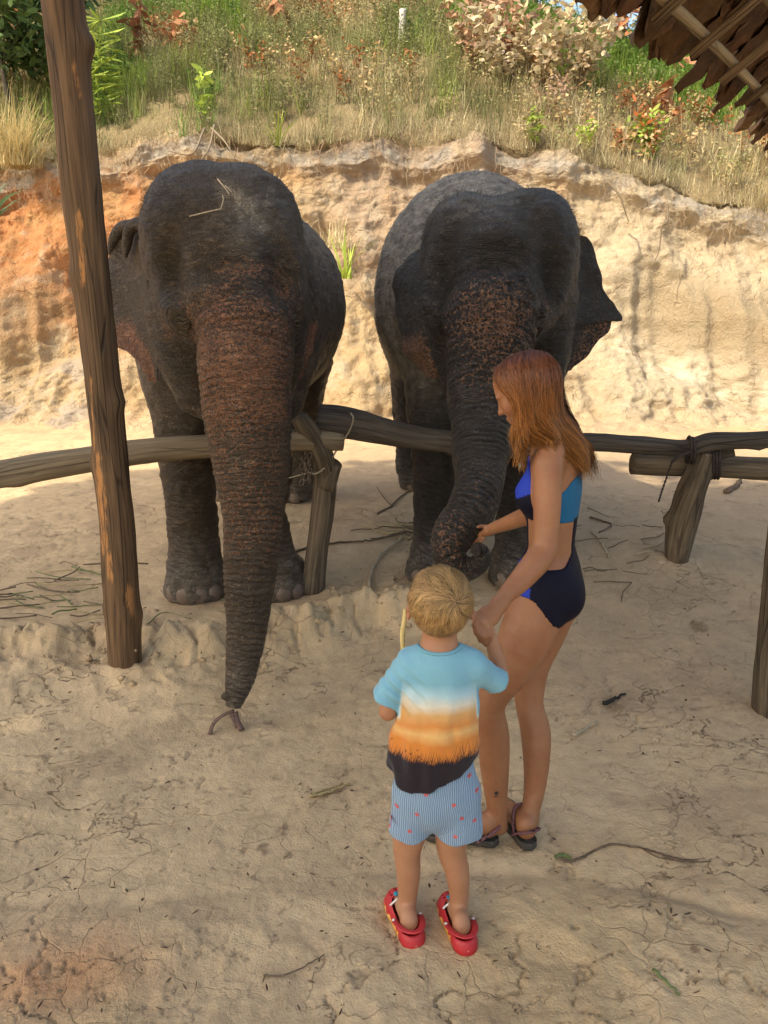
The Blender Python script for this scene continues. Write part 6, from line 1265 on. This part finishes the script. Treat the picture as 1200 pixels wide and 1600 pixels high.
# clods along the broken step
a = Acc()
for i in range(110):
    t = rng.rand(); px_ = rng.choice([rng.uniform(-40, 420), rng.uniform(430, 640)]); py_ = rng.normal(1010 if px_ < 430 else 945, 32 if px_ < 430 else 22); p0 = gpt(px_, py_, 0); r = rng.uniform(.005, .022)*rng.uniform(.3, 1); v, f = usphere((0, 0, 0), 1, 12, 8); v = v*(1+.5*fbm(v, 1.6, 3, i*1.7))[:, None]*r*rng.uniform(.6, 1.3, 3); a.add(v+p0-[0, 0, r*.35], f, (.5,)*3)
tag(a.build('earth_clods', simple('crumbly_earth', (.40, .285, .17), .95, .1, .3, 30, .8, .006), base=(0, 3.6, 0)), kind='stuff')
a = Acc(); p0 = gpt(1035, 885, .02); v, f = usphere((0, 0, 0), 1, 24, 16); v = v*(1+.25*noise(v, 1.3, 5.))[:, None]*[.085, .07, .06]; a.add(v+p0, f, (.5,)*3); tag(a.build('earth_clod', simple('pale_lump', (.44, .34, .22), .95, .1, .2, 30, .8, .006), base=p0), 'pale earth lump at the foot of the right fence post', 'lump')
# husk gripped in the left elephant's trunk
a = Acc()
for L, r in (([(368, 1112, 3.04), (372, 1128, 3.02), (378, 1141, 3.0)], .014), ([(362, 1112, 3.04), (366, 1124, 3.02), (372, 1136, 3.01)], .012), ([(366, 1110, 3.04), (348, 1118, 3.02), (334, 1130, 3.0), (327, 1148, 2.97)], .012)): add_tube(a, catmull([pt(*q) for q in L], 10), r*np.linspace(.8, 1, 10), (.5,)*3, 7, .6)
tag(a.build('dry_husk', simple('husk', (.12, .07, .055), .7, .3, .5, 70, .6), base=pt(366, 1112, 3.03)), 'dry brown forked husk held in the left elephant\'s trunk tip', 'husk')
# straws on the left elephant's head
a = Acc()
for L in ([(296, 338, 3.52), (320, 332, 3.50), (347, 326, 3.50)], [(345, 326, 3.50), (349, 312, 3.52), (348, 305, 3.53)], [(340, 280, 3.62), (352, 294, 3.56), (358, 303, 3.53)], [(352, 290, 3.6), (362, 300, 3.55)]): add_tube(a, catmull([pt(*q) for q in L], 8), .003, (.5,)*3, 5)
tag(a.build('straw', M_PTWIG, base=pt(345, 326, 3.5)), 'wisps of dry straw lying on the left elephant\'s forehead', 'straw')

# alike things share a group
_by = {}
for o in S.objects:
    if o.parent is None and 'label' in o.keys() and o.get('kind') is None: _by.setdefault(o.name.split('.')[0], []).append(o)
_gn = {'elephant': 'elephants standing behind the fence', 'roof_post': 'tree-trunk posts of the shelter', 'tree': 'trees on the hillside', 'sapling': 'saplings on the hillside', 'bush': 'low bushes on the bank edge', 'dry_shrub': 'dead-leaved shrubs on the hillside', 'twig': 'twigs and sticks lying on the ground', 'exposed_root': 'roots sticking out of the bank', 'grass_tussock': 'dry grass tussocks on the bank', 'green_clump': 'green spiky clumps on the bank', 'fallen_leaf': 'green leaves lying on the ground'}
for k_, L_ in _by.items():
    if len(L_) > 1 and k_ in _gn:
        for o in L_: o['group'] = _gn[k_]
